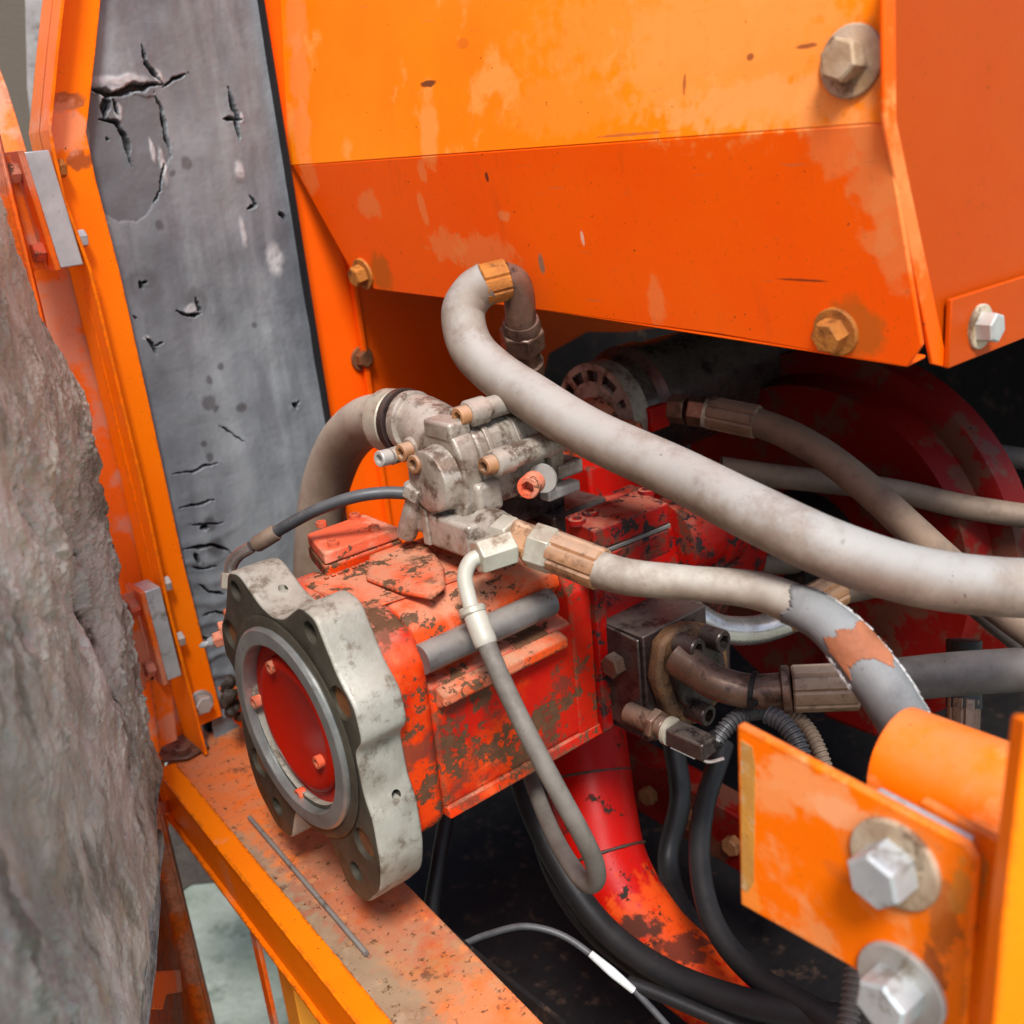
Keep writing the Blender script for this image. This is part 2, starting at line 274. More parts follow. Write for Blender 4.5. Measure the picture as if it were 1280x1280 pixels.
# ------------------------------------------------------------------ mesh tools
def orth(a):
    a = a.normalized(); h = EZ if abs(a.z) < .9 else EX
    u = h.cross(a).normalized(); return u, a.cross(u)
class MB:
    def __init__(s): s.v = []; s.f = []
    def add(s, vs, fs):
        o = len(s.v); s.v += [tuple(p) for p in vs]; s.f += [tuple(i + o for i in f) for f in fs]; return s
    def box(s, c, size, u=EX, v=EY, w_=EZ):
        c = V(c); hx, hy, hz = [k / 2 for k in size]
        P = [c + u * (hx * a) + v * (hy * b) + w_ * (hz * d) for a in (-1, 1) for b in (-1, 1) for d in (-1, 1)]
        return s.add(P, [(0, 1, 3, 2), (4, 6, 7, 5), (0, 4, 5, 1), (2, 3, 7, 6), (0, 2, 6, 4), (1, 5, 7, 3)])
    def prism(s, poly, vec):
        "closed polygon of 3D points pushed along vec"
        P = [V(p) for p in poly]; vec = V(vec); n = len(P)
        nrm = V((0, 0, 0))
        for i in range(n): nrm += P[i].cross(P[(i + 1) % n])
        if nrm.dot(vec) > 0: P = P[::-1]
        Q = [p + vec for p in P]
        fs = [tuple(range(n)), tuple(range(2 * n - 1, n - 1, -1))] + [(i + n, (i + 1) % n + n, (i + 1) % n, i) for i in range(n)]
        return s.add(P + Q, fs)
    def lathe(s, p0, axis, prof, seg=32, ang0=0.):
        "prof: list of (distance along axis, radius)"
        p0 = V(p0); a = V(axis).normalized(); u, w_ = orth(a); vs = []; fs = []
        for d, r in prof:
            for k in range(seg):
                t = ang0 + 2 * math.pi * k / seg; vs.append(p0 + a * d + (u * math.cos(t) + w_ * math.sin(t)) * r)
        for i in range(len(prof) - 1):
            for k in range(seg):
                k2 = (k + 1) % seg; fs.append((i * seg + k, i * seg + k2, (i + 1) * seg + k2, (i + 1) * seg + k))
        fs.append(tuple(range(seg))[::-1]); m = (len(prof) - 1) * seg; fs.append(tuple(range(m, m + seg)))
        return s.add(vs, fs)
    def cyl(s, p0, p1, r, seg=24, r1=None):
        p0, p1 = V(p0), V(p1); L = (p1 - p0).length
        return s.lathe(p0, p1 - p0, [(0, r), (L, r if r1 is None else r1)], seg)
    def hexa(s, p0, p1, af, ang=.3):
        p0, p1 = V(p0), V(p1); L = (p1 - p0).length; r = af / 2 / math.cos(math.pi / 6); c = r * .07
        return s.lathe(p0, p1 - p0, [(0, r * .93), (c, r), (L - c, r), (L, r * .90)], 6, ang)
    def tube(s, pts, rad, seg=20, sub=10, ripple=None, hollow=0):
        P = smooth(pts, sub); n = len(P)
        if not hasattr(rad, '__len__'): rr = [rad] * n
        else:
            rr = list(np.interp(np.linspace(0, len(rad) - 1, n), range(len(rad)), rad))
        if ripple:
            acc = 0; per, amp = ripple; Q = [P[0]]; RR = [rr[0]]; ln = [0]
            for i in range(1, n): ln.append(ln[-1] + (P[i] - P[i - 1]).length)
            m = int(ln[-1] / per * 6); xs = np.linspace(0, ln[-1], m); A = np.array(P)
            P = [V([float(np.interp(x, ln, A[:, k])) for k in range(3)]) for x in xs]
            rr = [float(np.interp(x, ln, rr)) + amp * (1 if (i % 6) in (0, 1, 2) else -1) for i, x in enumerate(xs)]; n = m
        u = None; vs = []; fs = []
        for i in range(n):
            t = (P[min(i + 1, n - 1)] - P[max(i - 1, 0)]).normalized()
            if u is None: u = orth(t)[0]
            u = (u - t * u.dot(t)).normalized(); w_ = t.cross(u)
            for k in range(seg):
                a = 2 * math.pi * k / seg; vs.append(P[i] + (u * math.cos(a) + w_ * math.sin(a)) * rr[i])
        for i in range(n - 1):
            for k in range(seg):
                k2 = (k + 1) % seg; fs.append((i * seg + k, i * seg + k2, (i + 1) * seg + k2, (i + 1) * seg + k))
        fs.append(tuple(range(seg))[::-1]); m = (n - 1) * seg; fs.append(tuple(range(m, m + seg)))
        return s.add(vs, fs)
    def build(s, name, mat, parent=None, bevel=0., seg=2, ang=35, sub=0, rough=0., **tags):
        off = V(parent['_o']) if parent is not None and '_o' in parent else V((0, 0, 0))
        me = bpy.data.meshes.new(name); me.from_pydata([tuple(V(p) - off) for p in s.v], [], s.f); me.update()
        o = bpy.data.objects.new(name, me); COL.objects.link(o); me.materials.append(mat)
        if parent is not None: o.parent = parent; o['_o'] = tuple(off)
        else: o['_o'] = (0, 0, 0)
        for p in me.polygons: p.use_smooth = True
        me.set_sharp_from_angle(angle=R(ang))
        if bevel:
            b = o.modifiers.new('bevel', 'BEVEL'); b.width = bevel; b.segments = seg; b.limit_method = 'ANGLE'; b.angle_limit = R(28); b.harden_normals = False
        if sub:
            q = o.modifiers.new('sub', 'SUBSURF'); q.levels = sub; q.render_levels = sub
        if rough:
            tx = bpy.data.textures.get('cast') or bpy.data.textures.new('cast', 'CLOUDS'); tx.noise_scale = .02
            q = o.modifiers.new('cast', 'DISPLACE'); q.texture = tx; q.strength = rough; q.texture_coords = 'GLOBAL'
        for k, val in tags.items(): o[k] = val
        return o
def smooth(pts, sub=10):
    P = [V(p) for p in pts]
    if len(P) == 2: return [P[0].lerp(P[1], i / sub) for i in range(sub + 1)]
    P = [P[0] * 2 - P[1]] + P + [P[-1] * 2 - P[-2]]; out = []
    for i in range(1, len(P) - 2):
        a, b, c, d = P[i - 1:i + 3]
        for k in range(sub):
            t = k / sub; out.append(.5 * ((2 * b) + (c - a) * t + (2 * a - 5 * b + 4 * c - d) * t * t + (3 * b - a - 3 * c + d) * t ** 3))
    out.append(P[-2]); return out
def thing(name, label, cat, loc=(0, 0, 0), group=None):
    o = bpy.data.objects.new(name, None); COL.objects.link(o); o.location = loc; o.empty_display_size = .05
    o['_o'] = tuple(loc); tag(o, label, cat, group); return o
def tag(o, label, cat, group=None):
    o['label'] = label; o['category'] = cat
    if group: o['group'] = group
    return o
_bm = {}
def unit(kind):
    "shared meshes one unit across, lying along +Z from 0"
    if kind in _bm: return _bm[kind]
    m = MB()
    if kind == 'hex': m.lathe((0, 0, 0), EZ, [(0, .54), (.03, .577), (.58, .577), (.64, .50)], 6)
    elif kind == 'washer': m.lathe((0, 0, 0), EZ, [(0, .5), (.08, .5), (.10, .48)], 28)
    elif kind == 'socket':
        m.lathe((0, 0, 0), EZ, [(0, .5), (.80, .5), (.86, .46)], 24)
        m.f.pop()                                      # open the top and sink a hexagon pocket
        s0 = 2 * 24; vs = m.v
        for d, r in ((.86, .27), (.30, .26)):
            for k in range(24):
                a = 2 * math.pi * k / 24; h = r / max(math.cos((a % (math.pi / 3)) - math.pi / 6), .5); u_, w_ = orth(EZ); q = (u_ * math.cos(a) + w_ * math.sin(a)) * h; vs.append((q.x, q.y, d))
        for i in (0, 1):
            for k in range(24):
                a0, a1 = s0 + i * 24 + k, s0 + i * 24 + (k + 1) % 24; m.f.append((a0, a1, a1 + 24, a0 + 24))
        m.f.append(tuple(range(96, 120)))
    elif kind == 'dome': m.lathe((0, 0, 0), EZ, [(0, .5), (.15, .48), (.30, .36), (.38, .18)], 20)
    me = bpy.data.meshes.new(kind); me.from_pydata([tuple(p) for p in m.v], [], m.f); me.update()
    for p in me.polygons: p.use_smooth = True
    me.set_sharp_from_angle(angle=R(32)); _bm[kind] = me; return me
_mm = {}
def fit(name, kind, pos, axis, dia, mat, parent, h=1., spin=0.):
    me = _mm.get((kind, mat.name))
    if me is None:
        me = unit(kind).copy(); me.materials.append(mat); _mm[(kind, mat.name)] = me
    o = bpy.data.objects.new(name, me); COL.objects.link(o)
    off = V(parent['_o']) if parent is not None else V((0, 0, 0))
    q = V(axis).normalized().to_track_quat('Z', 'Y').to_matrix().to_4x4()
    o.matrix_basis = Matrix.Translation(V(pos) - off) @ q @ Matrix.Rotation(spin, 4, 'Z') @ Matrix.Diagonal((dia, dia, dia * h, 1))
    if parent is not None:
        o.parent = parent; o['_o'] = tuple(off)
        if parent.type == 'MESH': o.matrix_parent_inverse = parent.matrix_basis.inverted()
    if kind in ('hex', 'washer'):
        b = o.modifiers.new('bevel', 'BEVEL'); b.width = .02 * dia; b.segments = 2; b.limit_method = 'ANGLE'
    return o
def noise2(x, y, seed=0):
    xi, yi = np.floor(x).astype(np.int64), np.floor(y).astype(np.int64); fx, fy = x - xi, y - yi
    fx, fy = fx * fx * (3 - 2 * fx), fy * fy * (3 - 2 * fy)
    def h(a, b):
        n = (a * 374761393 + b * 668265263 + seed * 1442695041) & 0xffffffff; n = ((n ^ (n >> 13)) * 1274126177) & 0xffffffff
        return ((n ^ (n >> 16)) & 0xffff) / 65535.
    return (h(xi, yi) * (1 - fx) + h(xi + 1, yi) * fx) * (1 - fy) + (h(xi, yi + 1) * (1 - fx) + h(xi + 1, yi + 1) * fx) * fy
def fbm(x, y, s=1, o=6, g=.55, seed=0):
    r = 0; a = 1; t = 0
    for k in range(o): r = r + a * noise2(x * s + 17 * k, y * s + 31 * k, seed + k); t += a; a *= g; s *= 2.03
    return r / t
def seg_dist(x, y, pts):
    "distance to a polyline, growing towards its two ends so that cracks taper"
    d = np.full(x.shape, 9.); tot = sum(math.hypot(b[0] - a[0], b[1] - a[1]) for a, b in zip(pts, pts[1:])); run = 0
    for (x0, y0), (x1, y1) in zip(pts, pts[1:]):
        L = (x1 - x0) ** 2 + (y1 - y0) ** 2 + 1e-12; t = np.clip(((x - x0) * (x1 - x0) + (y - y0) * (y1 - y0)) / L, 0, 1)
        ln = math.sqrt(L); q = (run + t * ln) / tot; run += ln
        tp = np.clip(np.sin(np.pi * np.clip(q, .02, .98)) * 1.5, .22, 1)
        d = np.minimum(d, np.hypot(x - x0 - t * (x1 - x0), y - y0 - t * (y1 - y0)) / tp)
    return d
def grid_obj(name, mat, P, parent=None, attrs=None, keep=None):
    ny, nx, _ = P.shape; idx = np.arange(nx * ny).reshape(ny, nx)
    q = np.stack([idx[:-1, :-1], idx[:-1, 1:], idx[1:, 1:], idx[1:, :-1]], -1).reshape(-1, 4)
    if keep is not None: q = q[keep[:-1, :-1].reshape(-1)]
    me = bpy.data.meshes.new(name); off = np.array(parent['_o'] if parent is not None else (0, 0, 0))
    used = np.unique(q); mp = -np.ones(nx * ny, int); mp[used] = np.arange(len(used))
    me.from_pydata((P.reshape(-1, 3) - off)[used].tolist(), [], mp[q].tolist()); me.update()
    for k, a in (attrs or {}).items():
        at_ = me.attributes.new(k, 'FLOAT', 'POINT'); at_.data.foreach_set('value', np.ascontiguousarray(a.reshape(-1)[used], dtype=np.float32))
    me.materials.append(mat)
    for p in me.polygons: p.use_smooth = True
    o = bpy.data.objects.new(name, me); COL.objects.link(o)
    if parent is not None: o.parent = parent
    return o

# ================================================================== SETTING
g = MB().add([(-40, -40, -1.25), (40, -40, -1.25), (40, 40, -1.25), (-40, 40, -1.25)], [(0, 1, 2, 3)]).build('ground', M_ground); g['kind'] = 'structure'

# rear bulkhead: the painted sheet behind the pump
t = thing('bulkhead', 'orange sheet metal bulkhead behind the pump, shaded deep red under the hood', 'bulkhead', (.4, BW, -.3))
w0 = on(690, 440, 'Y', BW).x
MB().prism([(.36, BW + .012, -.45), (.36, BW + .012, 1.0), (1.20, BW + .012, 1.0), (1.20, BW + .012, .172), (1.055, BW + .012, .185), (.95, BW + .012, .206), (.85, BW + .012, .185), (.80, BW + .012, .08), (.80, BW + .012, -.45)], (0, .006, 0)).build('wall_sheet', M_orange_in, t, .001)
MB().box((.455, BW + .004, .4), (.010, .012, 1.3)).build('pressed_rib', M_orange_in, t, .003)
wa = fit('washer', 'washer', on(452, 448, 'Y', BW + .01), (0, -1, 0), .040, M_rust, t); fit('bolt_head', 'hex', on(452, 448, 'Y', BW + .008), (0, -1, 0), .024, M_rust, wa)

# rest of the engine bay, its shade put into near-black colour
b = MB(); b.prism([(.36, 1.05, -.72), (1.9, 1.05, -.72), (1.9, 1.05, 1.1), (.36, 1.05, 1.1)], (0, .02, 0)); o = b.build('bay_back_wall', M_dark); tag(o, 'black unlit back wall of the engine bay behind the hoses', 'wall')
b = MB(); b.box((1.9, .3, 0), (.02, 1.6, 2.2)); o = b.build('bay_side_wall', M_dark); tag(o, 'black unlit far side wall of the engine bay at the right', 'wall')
b = MB(); b.prism([(.16, .9, -.72), (.16, -.30, -.72), (.62, -.62, -.72), (1.88, -.62, -.72), (1.88, .9, -.72)], (0, 0, -.01)); o = b.build('belly_pan', M_dark); tag(o, 'belly pan coloured black for the dark under the pump', 'belly pan')
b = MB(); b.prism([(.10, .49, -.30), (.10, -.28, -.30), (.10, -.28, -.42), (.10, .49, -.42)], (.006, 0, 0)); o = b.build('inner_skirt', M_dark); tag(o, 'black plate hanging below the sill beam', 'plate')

# ------------------------------------------------------------------ grey insulation panel with real cracks
FY = BW + .002
xa, xb, za, zb = .085, .366, -.27, .86
nx, nz = 250, 800
gx, gz = np.meshgrid(np.linspace(xa, xb, nx), np.linspace(za, zb, nz))
def onp(p): q = on(p[0], p[1], 'Y', FY); return (q.x, q.z)
wx = gx + (fbm(gx, gz, 55, 4, .55, 3) - .5) * .008; wz = gz + (fbm(gx, gz, 55, 4, .55, 9) - .5) * .008
tear = np.zeros_like(gx); flap = np.zeros_like(gx); stain = np.zeros_like(gx); lift = np.zeros_like(gx)
PX = 1.25e-3
cracks = [([(175, 55), (182, 75), (195, 95), (205, 105)], 5), ([(108, 110), (140, 118), (165, 112), (185, 105), (205, 105)], 8), ([(205, 108), (220, 100), (237, 91)], 3.5),
    ([(125, 150), (145, 152), (155, 170), (165, 207)], 6), ([(134, 118), (131, 150)], 7), ([(140, 125), (150, 146)], 5), ([(193, 113), (205, 150), (214, 197)], 4), ([(286, 108), (291, 130), (295, 148), (300, 178)], 5.5),
    ([(280, 148), (303, 150)], 6), ([(312, 243), (320, 255), (308, 262)], 3.5), ([(350, 265), (357, 273)], 5), ([(177, 352), (180, 362)], 4), ([(179, 355), (188, 353)], 3),
    ([(220, 387), (237, 395), (253, 393)], 4.5), ([(253, 392), (243, 372)], 4), ([(180, 422), (190, 430), (195, 443)], 3.5), ([(193, 432), (204, 428)], 2), ([(365, 503), (373, 510)], 6), ([(371, 506), (376, 500)], 3),
    ([(273, 532), (290, 542), (306, 553)], 2.2), ([(217, 592), (240, 590), (252, 582), (275, 578)], 2.6), ([(224, 634), (245, 630), (258, 626), (272, 626)], 2.6), ([(235, 655), (255, 656), (280, 653)], 2.2), ([(250, 660), (262, 660)], 6),
    ([(230, 687), (255, 684), (270, 682), (290, 692)], 5), ([(240, 710), (255, 712), (272, 708)], 2.6), ([(250, 730), (262, 740), (280, 742)], 3), ([(243, 693), (250, 706)], 5), ([(200, 215), (204, 205), (200, 240), (192, 256)], 1.8),
    ([(135, 175), (137, 173)], 4), ([(250, 770), (268, 764), (284, 770)], 2.5), ([(247, 795), (262, 800)], 3), ([(168, 395), (171, 399)], 3)]
for pts, wd in cracks:
    d = seg_dist(wx, wz, [onp(p) for p in pts]) / PX
    wv = wd * .85 * (.35 + 1.1 * fbm(gx, gz, 80, 3, .5, len(pts)))
    tear = np.maximum(tear, np.clip(1.6 * (1 - d / (wv * .75)), 0, 1)); lift = np.maximum(lift, np.exp(-(d / (wd * 1.1)) ** 2) * min(wd / 8, 1) * fbm(gx, gz, 70, 3, .5, 7) * 1.5)
for (x, y, r) in ((182, 360, 20), (245, 375, 14), (232, 203, 7), (216, 217, 4), (200, 282, 5), (260, 503, 9), (300, 508, 6), (262, 475, 5), (277, 458, 4), (262, 571, 5), (268, 510, 4), (318, 407, 4), (300, 222, 6), (262, 655, 9), (270, 685, 12), (255, 555, 4)):
    cx, cz = onp((x, y)); d = np.hypot(wx - cx, (wz - cz) * .9) / PX / r; stain = np.maximum(stain, np.clip(2.2 * (1.15 - d), 0, 1) * (.55 if r > 12 else .9))
for (x, y, rx, ry) in ((150, 100, 34, 6), (150, 112, 18, 5), (131, 128, 5, 14), (148, 140, 5, 8), (199, 97, 6, 8), (302, 148, 3, 7), (300, 215, 8, 12), (305, 290, 5, 18), (240, 386, 9, 6), (203, 208, 4, 20), (128, 280, 8, 3), (345, 325, 12, 22), (182, 423, 5, 3), (190, 188, 3, 14)):
    cx, cz = onp((x, y)); d = np.hypot((wx - cx) / rx, (wz - cz) / ry) / PX; flap = np.maximum(flap, np.clip(1.8 * (1.1 - d), 0, 1) * (.3 + .9 * fbm(gx, gz, 120, 3, .5, 8)))
poly = [onp(p) for p in ((105, 118), (160, 118), (195, 120), (213, 195), (203, 215), (197, 250), (185, 265), (172, 275), (150, 278), (120, 262))]
ins = np.zeros(gx.shape, bool); j = len(poly) - 1
for i in range(len(poly)):
    (x0, y0), (x1, y1) = poly[i], poly[j]; ins ^= ((y0 > wz) != (y1 > wz)) & (wx < (x1 - x0) * (wz - y0) / (y1 - y0 + 1e-12) + x0); j = i
patch = ins.astype(float)
buck = (fbm(gx, gz, 9, 3, .5, 5) - .5) * .012 + (fbm(gx, gz * .35, 26, 3, .5, 6) - .5) * .004 + (fbm(gx, gz, 160, 3, .5, 1) - .5) * .0006
low = np.clip((.15 - gz) / .3, 0, 1); buck += low * np.abs(np.sin(gz * 95 + 4 * fbm(gx, gz, 14, 3, .5, 2))) ** 4 * .004 * np.clip((.22 - gx) / .08, 0, 1)
yy = FY - buck - lift * .0018 - flap * .0015 + patch * .0012 + tear * .014
tI = thing('insulation_panel', 'cracked grey insulation foam panel between the orange door post and the hood', 'insulation', (.22, BW, -.27))
grid_obj('foam_skin', M_skin, np.stack([gx, yy, gz], -1), tI, dict(tear=tear, patch=patch, stain=stain, flap=np.clip(flap - tear, 0, 1)))
MB().box(((xa + xb) / 2, BW + .030, (za + zb) / 2), (xb - xa, .016, zb - za)).build('backing_sheet', M_dark, tI)
MB().box((xb + .0015, BW - .002, (za + zb) / 2), (.003, .022, zb - za)).build('edge_seal', M_black, tI)

# ------------------------------------------------------------------ door post
tP = thing('door_post', 'tall bright orange door post beside the grey foam, hinges bolted to its edge', 'post', (.06, BW, -.25))
PYP = .485
fp = [on(x, y, 'Y', PYP) for x, y in ((132, -60), (120, 60), (108, 165), (120, 225), (150, 340), (190, 520), (230, 705), (278, 895), (240, 912), (200, 760), (100, 335), (68, 250), (50, 165), (60, 60), (74, -60))]
MB().prism(fp, (0, .006, 0)).build('post_face', M_post, tP, .001)
fl = [on(x, y, 'Y', PYP) for x, y in ((74, -60), (60, 60), (50, 165), (68, 250), (100, 335), (165, 600), (200, 760), (246, 935))]
b = MB()
for a, c in zip(fl, fl[1:]):
    th = V((.0045, 0, 0)); b.add([a + V((0, -.030, 0)), c + V((0, -.030, 0)), c + V((0, .045, 0)), a + V((0, .045, 0)), a + V((0, -.030, 0)) + th, c + V((0, -.030, 0)) + th, c + V((0, .045, 0)) + th, a + V((0, .045, 0)) + th],
          [(0, 1, 2, 3), (7, 6, 5, 4), (0, 4, 5, 1), (3, 2, 6, 7)])
b.build('post_flange', M_post, tP, .0006)
wa = fit('washer', 'washer', on(250, 878, 'Y', PYP), (0, -1, 0), .040, M_zincdull, tP, .8); fit('bolt_head', 'hex', on(251, 878, 'Y', PYP - .004), (0, -1, 0), .025, M_zincdull, wa, 1, .3)
fx = lambda y: np.interp(y, [60, 165, 250, 335, 600, 760, 935], [60, 50, 68, 100, 165, 200, 246])
for y, m in ((212, M_boltrust), (300, M_zinc), (733, M_zincdull), (802, M_zincdull)):
    p = on(fx(y) + 4, y, 'Y', PYP - .014); p.x += .004; fit('bolt_head', 'hex', p, (1, 0, 0), .020, m, tP, 1., .2)

ch = [on(x, y, 'Y', BW + .035) for x, y in ((-20, 240), (75, 240), (112, 340), (192, 640), (236, 915), (196, 962), (120, 770), (40, 480))]
MB().prism(ch, (0, .006, 0)).build('rear_channel', M_door, tP, .001)
# ------------------------------------------------------------------ hinges
def hinge(y0, y1, lab, wide):
    p0, p1 = on(fx(y0), y0, 'Y', PYP - .02), on(fx(y1), y1, 'Y', PYP - .02)
    d = (p0 - p1).normalized(); L = (p0 - p1).length; mid = (p0 + p1) / 2
    th = bpy.data.objects.new('hinge', None); COL.objects.link(th); th.parent = tP; th.location = p1 - V(tP['_o']); th['_o'] = tuple(p1); th['label'] = lab; th.empty_display_size = .03
    sp = .020 * wide
    side = EX.cross(d).normalized()
    MB().box(mid - EX * (sp / 2 + .001), (sp, .045, L), EX, side, d).build('spacer', M_zinc, th, .0015)
    MB().box(mid - EX * (sp + .0055), (.008, .055, L * 1.03), EX, side, d).build('leaf', M_door, th, .001)
    MB().box(mid - EX * (sp + .032) - EY * .002, (.040, .006, L * .98), EX, side, d).build('door_leaf', M_door, th, .001)
    for k in (-1, 1):
        MB().cyl(mid - EX * (sp + .04) - EY * .012 + d * (k * L * .50), mid - EX * (sp + .04) - EY * .012 + d * (k * L * .16), .012, 20).build('barrel', M_door, th, .0015)
        fit('bolt_head', 'hex', mid - EX * (sp + .010) + d * (k * L * .34) - EY * .008, (-1, 0, 0), .022, M_redbolt, th, 1., .4)
    MB().cyl(mid - EX * (sp + .04) - EY * .012 + d * (-L * .2), mid - EX * (sp + .04) - EY * .012 + d * (L * .2), .006, 12).build('hinge_pin', M_rustbrown, th)
    return th
hinge(188, 330, 'upper hinge of the open door, long pale zinc spacer bolted to the orange post', 1.5)
hinge(728, 838, 'lower hinge of the open door, shorter zinc spacer beside the dark foam lining', 1.15)

# ------------------------------------------------------------------ open door with crumbling foam
dd = V((-.45, -.89, 0)).normalized(); A0 = V((-.048, .40, 0)); nd = V((.89, -.45, 0)).normalized()   # nd: inward normal, towards the bay
if nd.dot(V(CAM) - A0) < 0: nd = -nd
def ondoor(px, py, off=0.):
    r = V(MW @ np.array([px - 640, py - 640, F])); c = V(CAM); return c + r * ((A0 + nd * off - c).dot(nd) / r.dot(nd))
tD = thing('engine_door', 'open orange engine door in the left foreground, lined with torn grey foam', 'door', tuple(A0 + V((0, 0, -.9))))
def dpt(u, z, off): return A0 + dd * u + nd * off + V((0, 0, z))
zt, zbm = ondoor(0, 0).z + .5, -1.05
uL = 1.35
# skin with its folded rim towards the hinge side
prof = [on_ for on_ in ((-.075, -.030), (-.045, -.030), (-.045, -.008), (-.020, -.008), (-.020, -.030), (uL, -.030))]
b = MB(); th = .003
for (u0, o0), (u1, o1) in zip(prof, prof[1:]):
    q = [dpt(u0, zbm, o0), dpt(u1, zbm, o1), dpt(u1, zt, o1), dpt(u0, zt, o0)]; b.add(q, [(0, 1, 2, 3)])
o = b.build('door_skin', M_door, tD); sm = o.modifiers.new('s', 'SOLIDIFY'); sm.thickness = .003
b = MB(); b.prism([ondoor(x, y, -.006) for x, y in ((188, 1215), (222, 1213), (224, 1240), (204, 1244), (200, 1262), (188, 1262))], nd * .004); b.build('latch_tab', M_door, tD, .0008)
b = MB(); b.prism([ondoor(x, y, -.006) for x, y in ((196, 1003), (226, 998), (228, 1016), (196, 1018))], nd * .004); b.build('edge_tab', M_door, tD, .0008)
# foam slab
edge = [(ondoor(x, y)) for x, y in ((-60, 180), (-30, 260), (8, 335), (60, 470), (95, 590), (130, 750), (165, 880), (186, 960), (184, 1030), (166, 1100), (160, 1180), (150, 1290), (140, 1400))]
ez = np.array([p.z for p in edge]); eu = np.array([(p - A0).dot(dd) for p in edge]); k = np.argsort(ez); ez, eu = ez[k], eu[k]
z0, z1 = ez[0], ez[-1]
nu, nzz = 420, 900
zz = np.linspace(z0, z1, nzz)[:, None] * np.ones((1, nu)); s_ = np.linspace(0, 1, nu)[None, :] ** 1.25
edu = np.interp(zz, ez, eu) + (fbm(zz * 0 + .3, zz, 28, 5, .6, 4) - .5) * .020
uu = edu + s_ * (1.25 - edu)
big = fbm(uu, zz, 6, 4, .55, 11); md = fbm(uu, zz, 26, 5, .62, 12); fn = fbm(uu, zz, 150, 4, .6, 13)
# torn crater
cp = ondoor(95, 760); cu, cz = (cp - A0).dot(dd), cp.z
cr = np.exp(-(((uu - cu) / .075) ** 2 + ((zz - cz) / .16) ** 2)); rug = np.clip(cr * 1.6, 0, 1) * .9 + .10 + .5 * np.clip((fbm(uu, zz, 4, 3, .5, 41) - .52) * 6, 0, 1)
cr2 = np.clip(cr * 1.7 - .35 + (md - .5) * 1.3, 0, 1)
dd_edge = (uu - edu)
hgt = .030 * np.clip(dd_edge / .012, 0, 1) ** .5 + (big - .5) * .040 + (md - .5) * .052 * rug + (fn - .5) * .004 * (.5 + rug) + (fbm(uu, zz * .35, 45, 4, .6, 31) - .5) * .010 * (.25 + rug) + (np.abs(md - .5) < .03) * -.001 - cr2 * .022
pit = np.clip((fbm(uu, zz, 48, 3, .5, 21) - .66) * 10, 0, 1) * np.clip(rug * 1.5, .2, 1); hgt -= pit * .007
g_ = np.clip((hgt - hgt.min()) / (hgt.max() - hgt.min()), 0, 1)
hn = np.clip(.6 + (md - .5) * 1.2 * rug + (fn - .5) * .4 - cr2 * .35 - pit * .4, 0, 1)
hgt = np.where(dd_edge < 1e-6, -.026, hgt)
base = np.array(A0); P = base + uu[..., None] * np.array(dd) + (hgt - .004)[..., None] * np.array(nd); P[..., 2] = zz
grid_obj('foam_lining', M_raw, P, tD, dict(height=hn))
# upper left corner: panel added for the pale sky, strip for the dark gap
o = MB().prism([far(x, y, 2.3) for x, y in ((20, -40), (70, -40), (70, 200), (30, 190))], EY * .02).build('sky_stand_in', M_tube); tag(o, 'grey panel standing in for the pale sky in the gap at the top left corner', 'panel')
o = MB().prism([far(x, y, 1.9) for x, y in ((-40, -60), (30, -60), (34, 110), (44, 200), (20, 200), (-40, 40))], EY * .03).build('dark_gap_strip', M_raw); tag(o, 'strip added to fill the dark gap at the top left corner', 'gap strip')
b = MB().prism([far(x, y, 1.55) for x, y in ((-60, 20), (-10, 60), (10, 110), (42, 215), (60, 340), (-60, 340))], nd * -.012); o = b.build('hinge_cheek', M_door, None, .002); tag(o, 'dusty pink orange sheet behind the upper hinge at the left edge', 'sheet')

# ------------------------------------------------------------------ sill beam
SZ = -.262
tS = thing('sill_beam', 'greasy orange sill beam running from under the pump flange to the camera', 'beam', (.03, .1, SZ))
c = [on(x, y, 'Z', SZ) for x, y in ((203, 962), (285, 845), (330, 820), (420, 905), (440, 1000), (512, 1108), (700, 1300), (475, 1300))]
c[4] = V((.098, .10, SZ)); c[3] = V((.105, .35, SZ))
MB().prism(c, (0, 0, -.006)).build('top_plate', M_sill, tS, .002)
a, e = c[0], c[-1]; n2 = (e - a).normalized(); sd_ = V((-n2.y, n2.x, 0)); 
if sd_.x > 0: sd_ = -sd_
MB().prism([a + sd_ * .001, e + sd_ * .001, e + sd_ * .001 - EZ * .074, a + sd_ * .001 - EZ * .074], sd_ * .005).build('side_flange', M_sill_edge, tS, .002)
MB().prism([a - sd_ * .020 + EZ * .0003, e - sd_ * .020 + EZ * .0003, e + sd_ * .010 + EZ * .0003, a + sd_ * .010 + EZ * .0003], EZ * .004).build('rolled_edge', M_sill_edge, tS, .0035, 3)
MB().prism([a - EZ * .0745 + sd_ * .012, e - EZ * .0745 + sd_ * .012, e - EZ * .0745 - sd_ * .03, a - EZ * .0745 - sd_ * .03], EZ * -.005).build('bottom_lip', M_sill_edge, tS, .001)
o = MB().cyl(on(312, 1022, 'Z', SZ + .004), on(458, 1192, 'Z', SZ + .004), .0032, 12).build('steel_rod', M_tube); tag(o, 'thin steel rod lying on the greasy sill below the pump flange', 'rod')
M_yel = paint('yellow_orange_paint', base=(.80, .30, .03), fade=(.7, .45, .2), rough=.5)
t0 = thing('lower_post', 'yellow orange post under the sill beam at the bottom edge', 'post', (0, 0, -1.2))
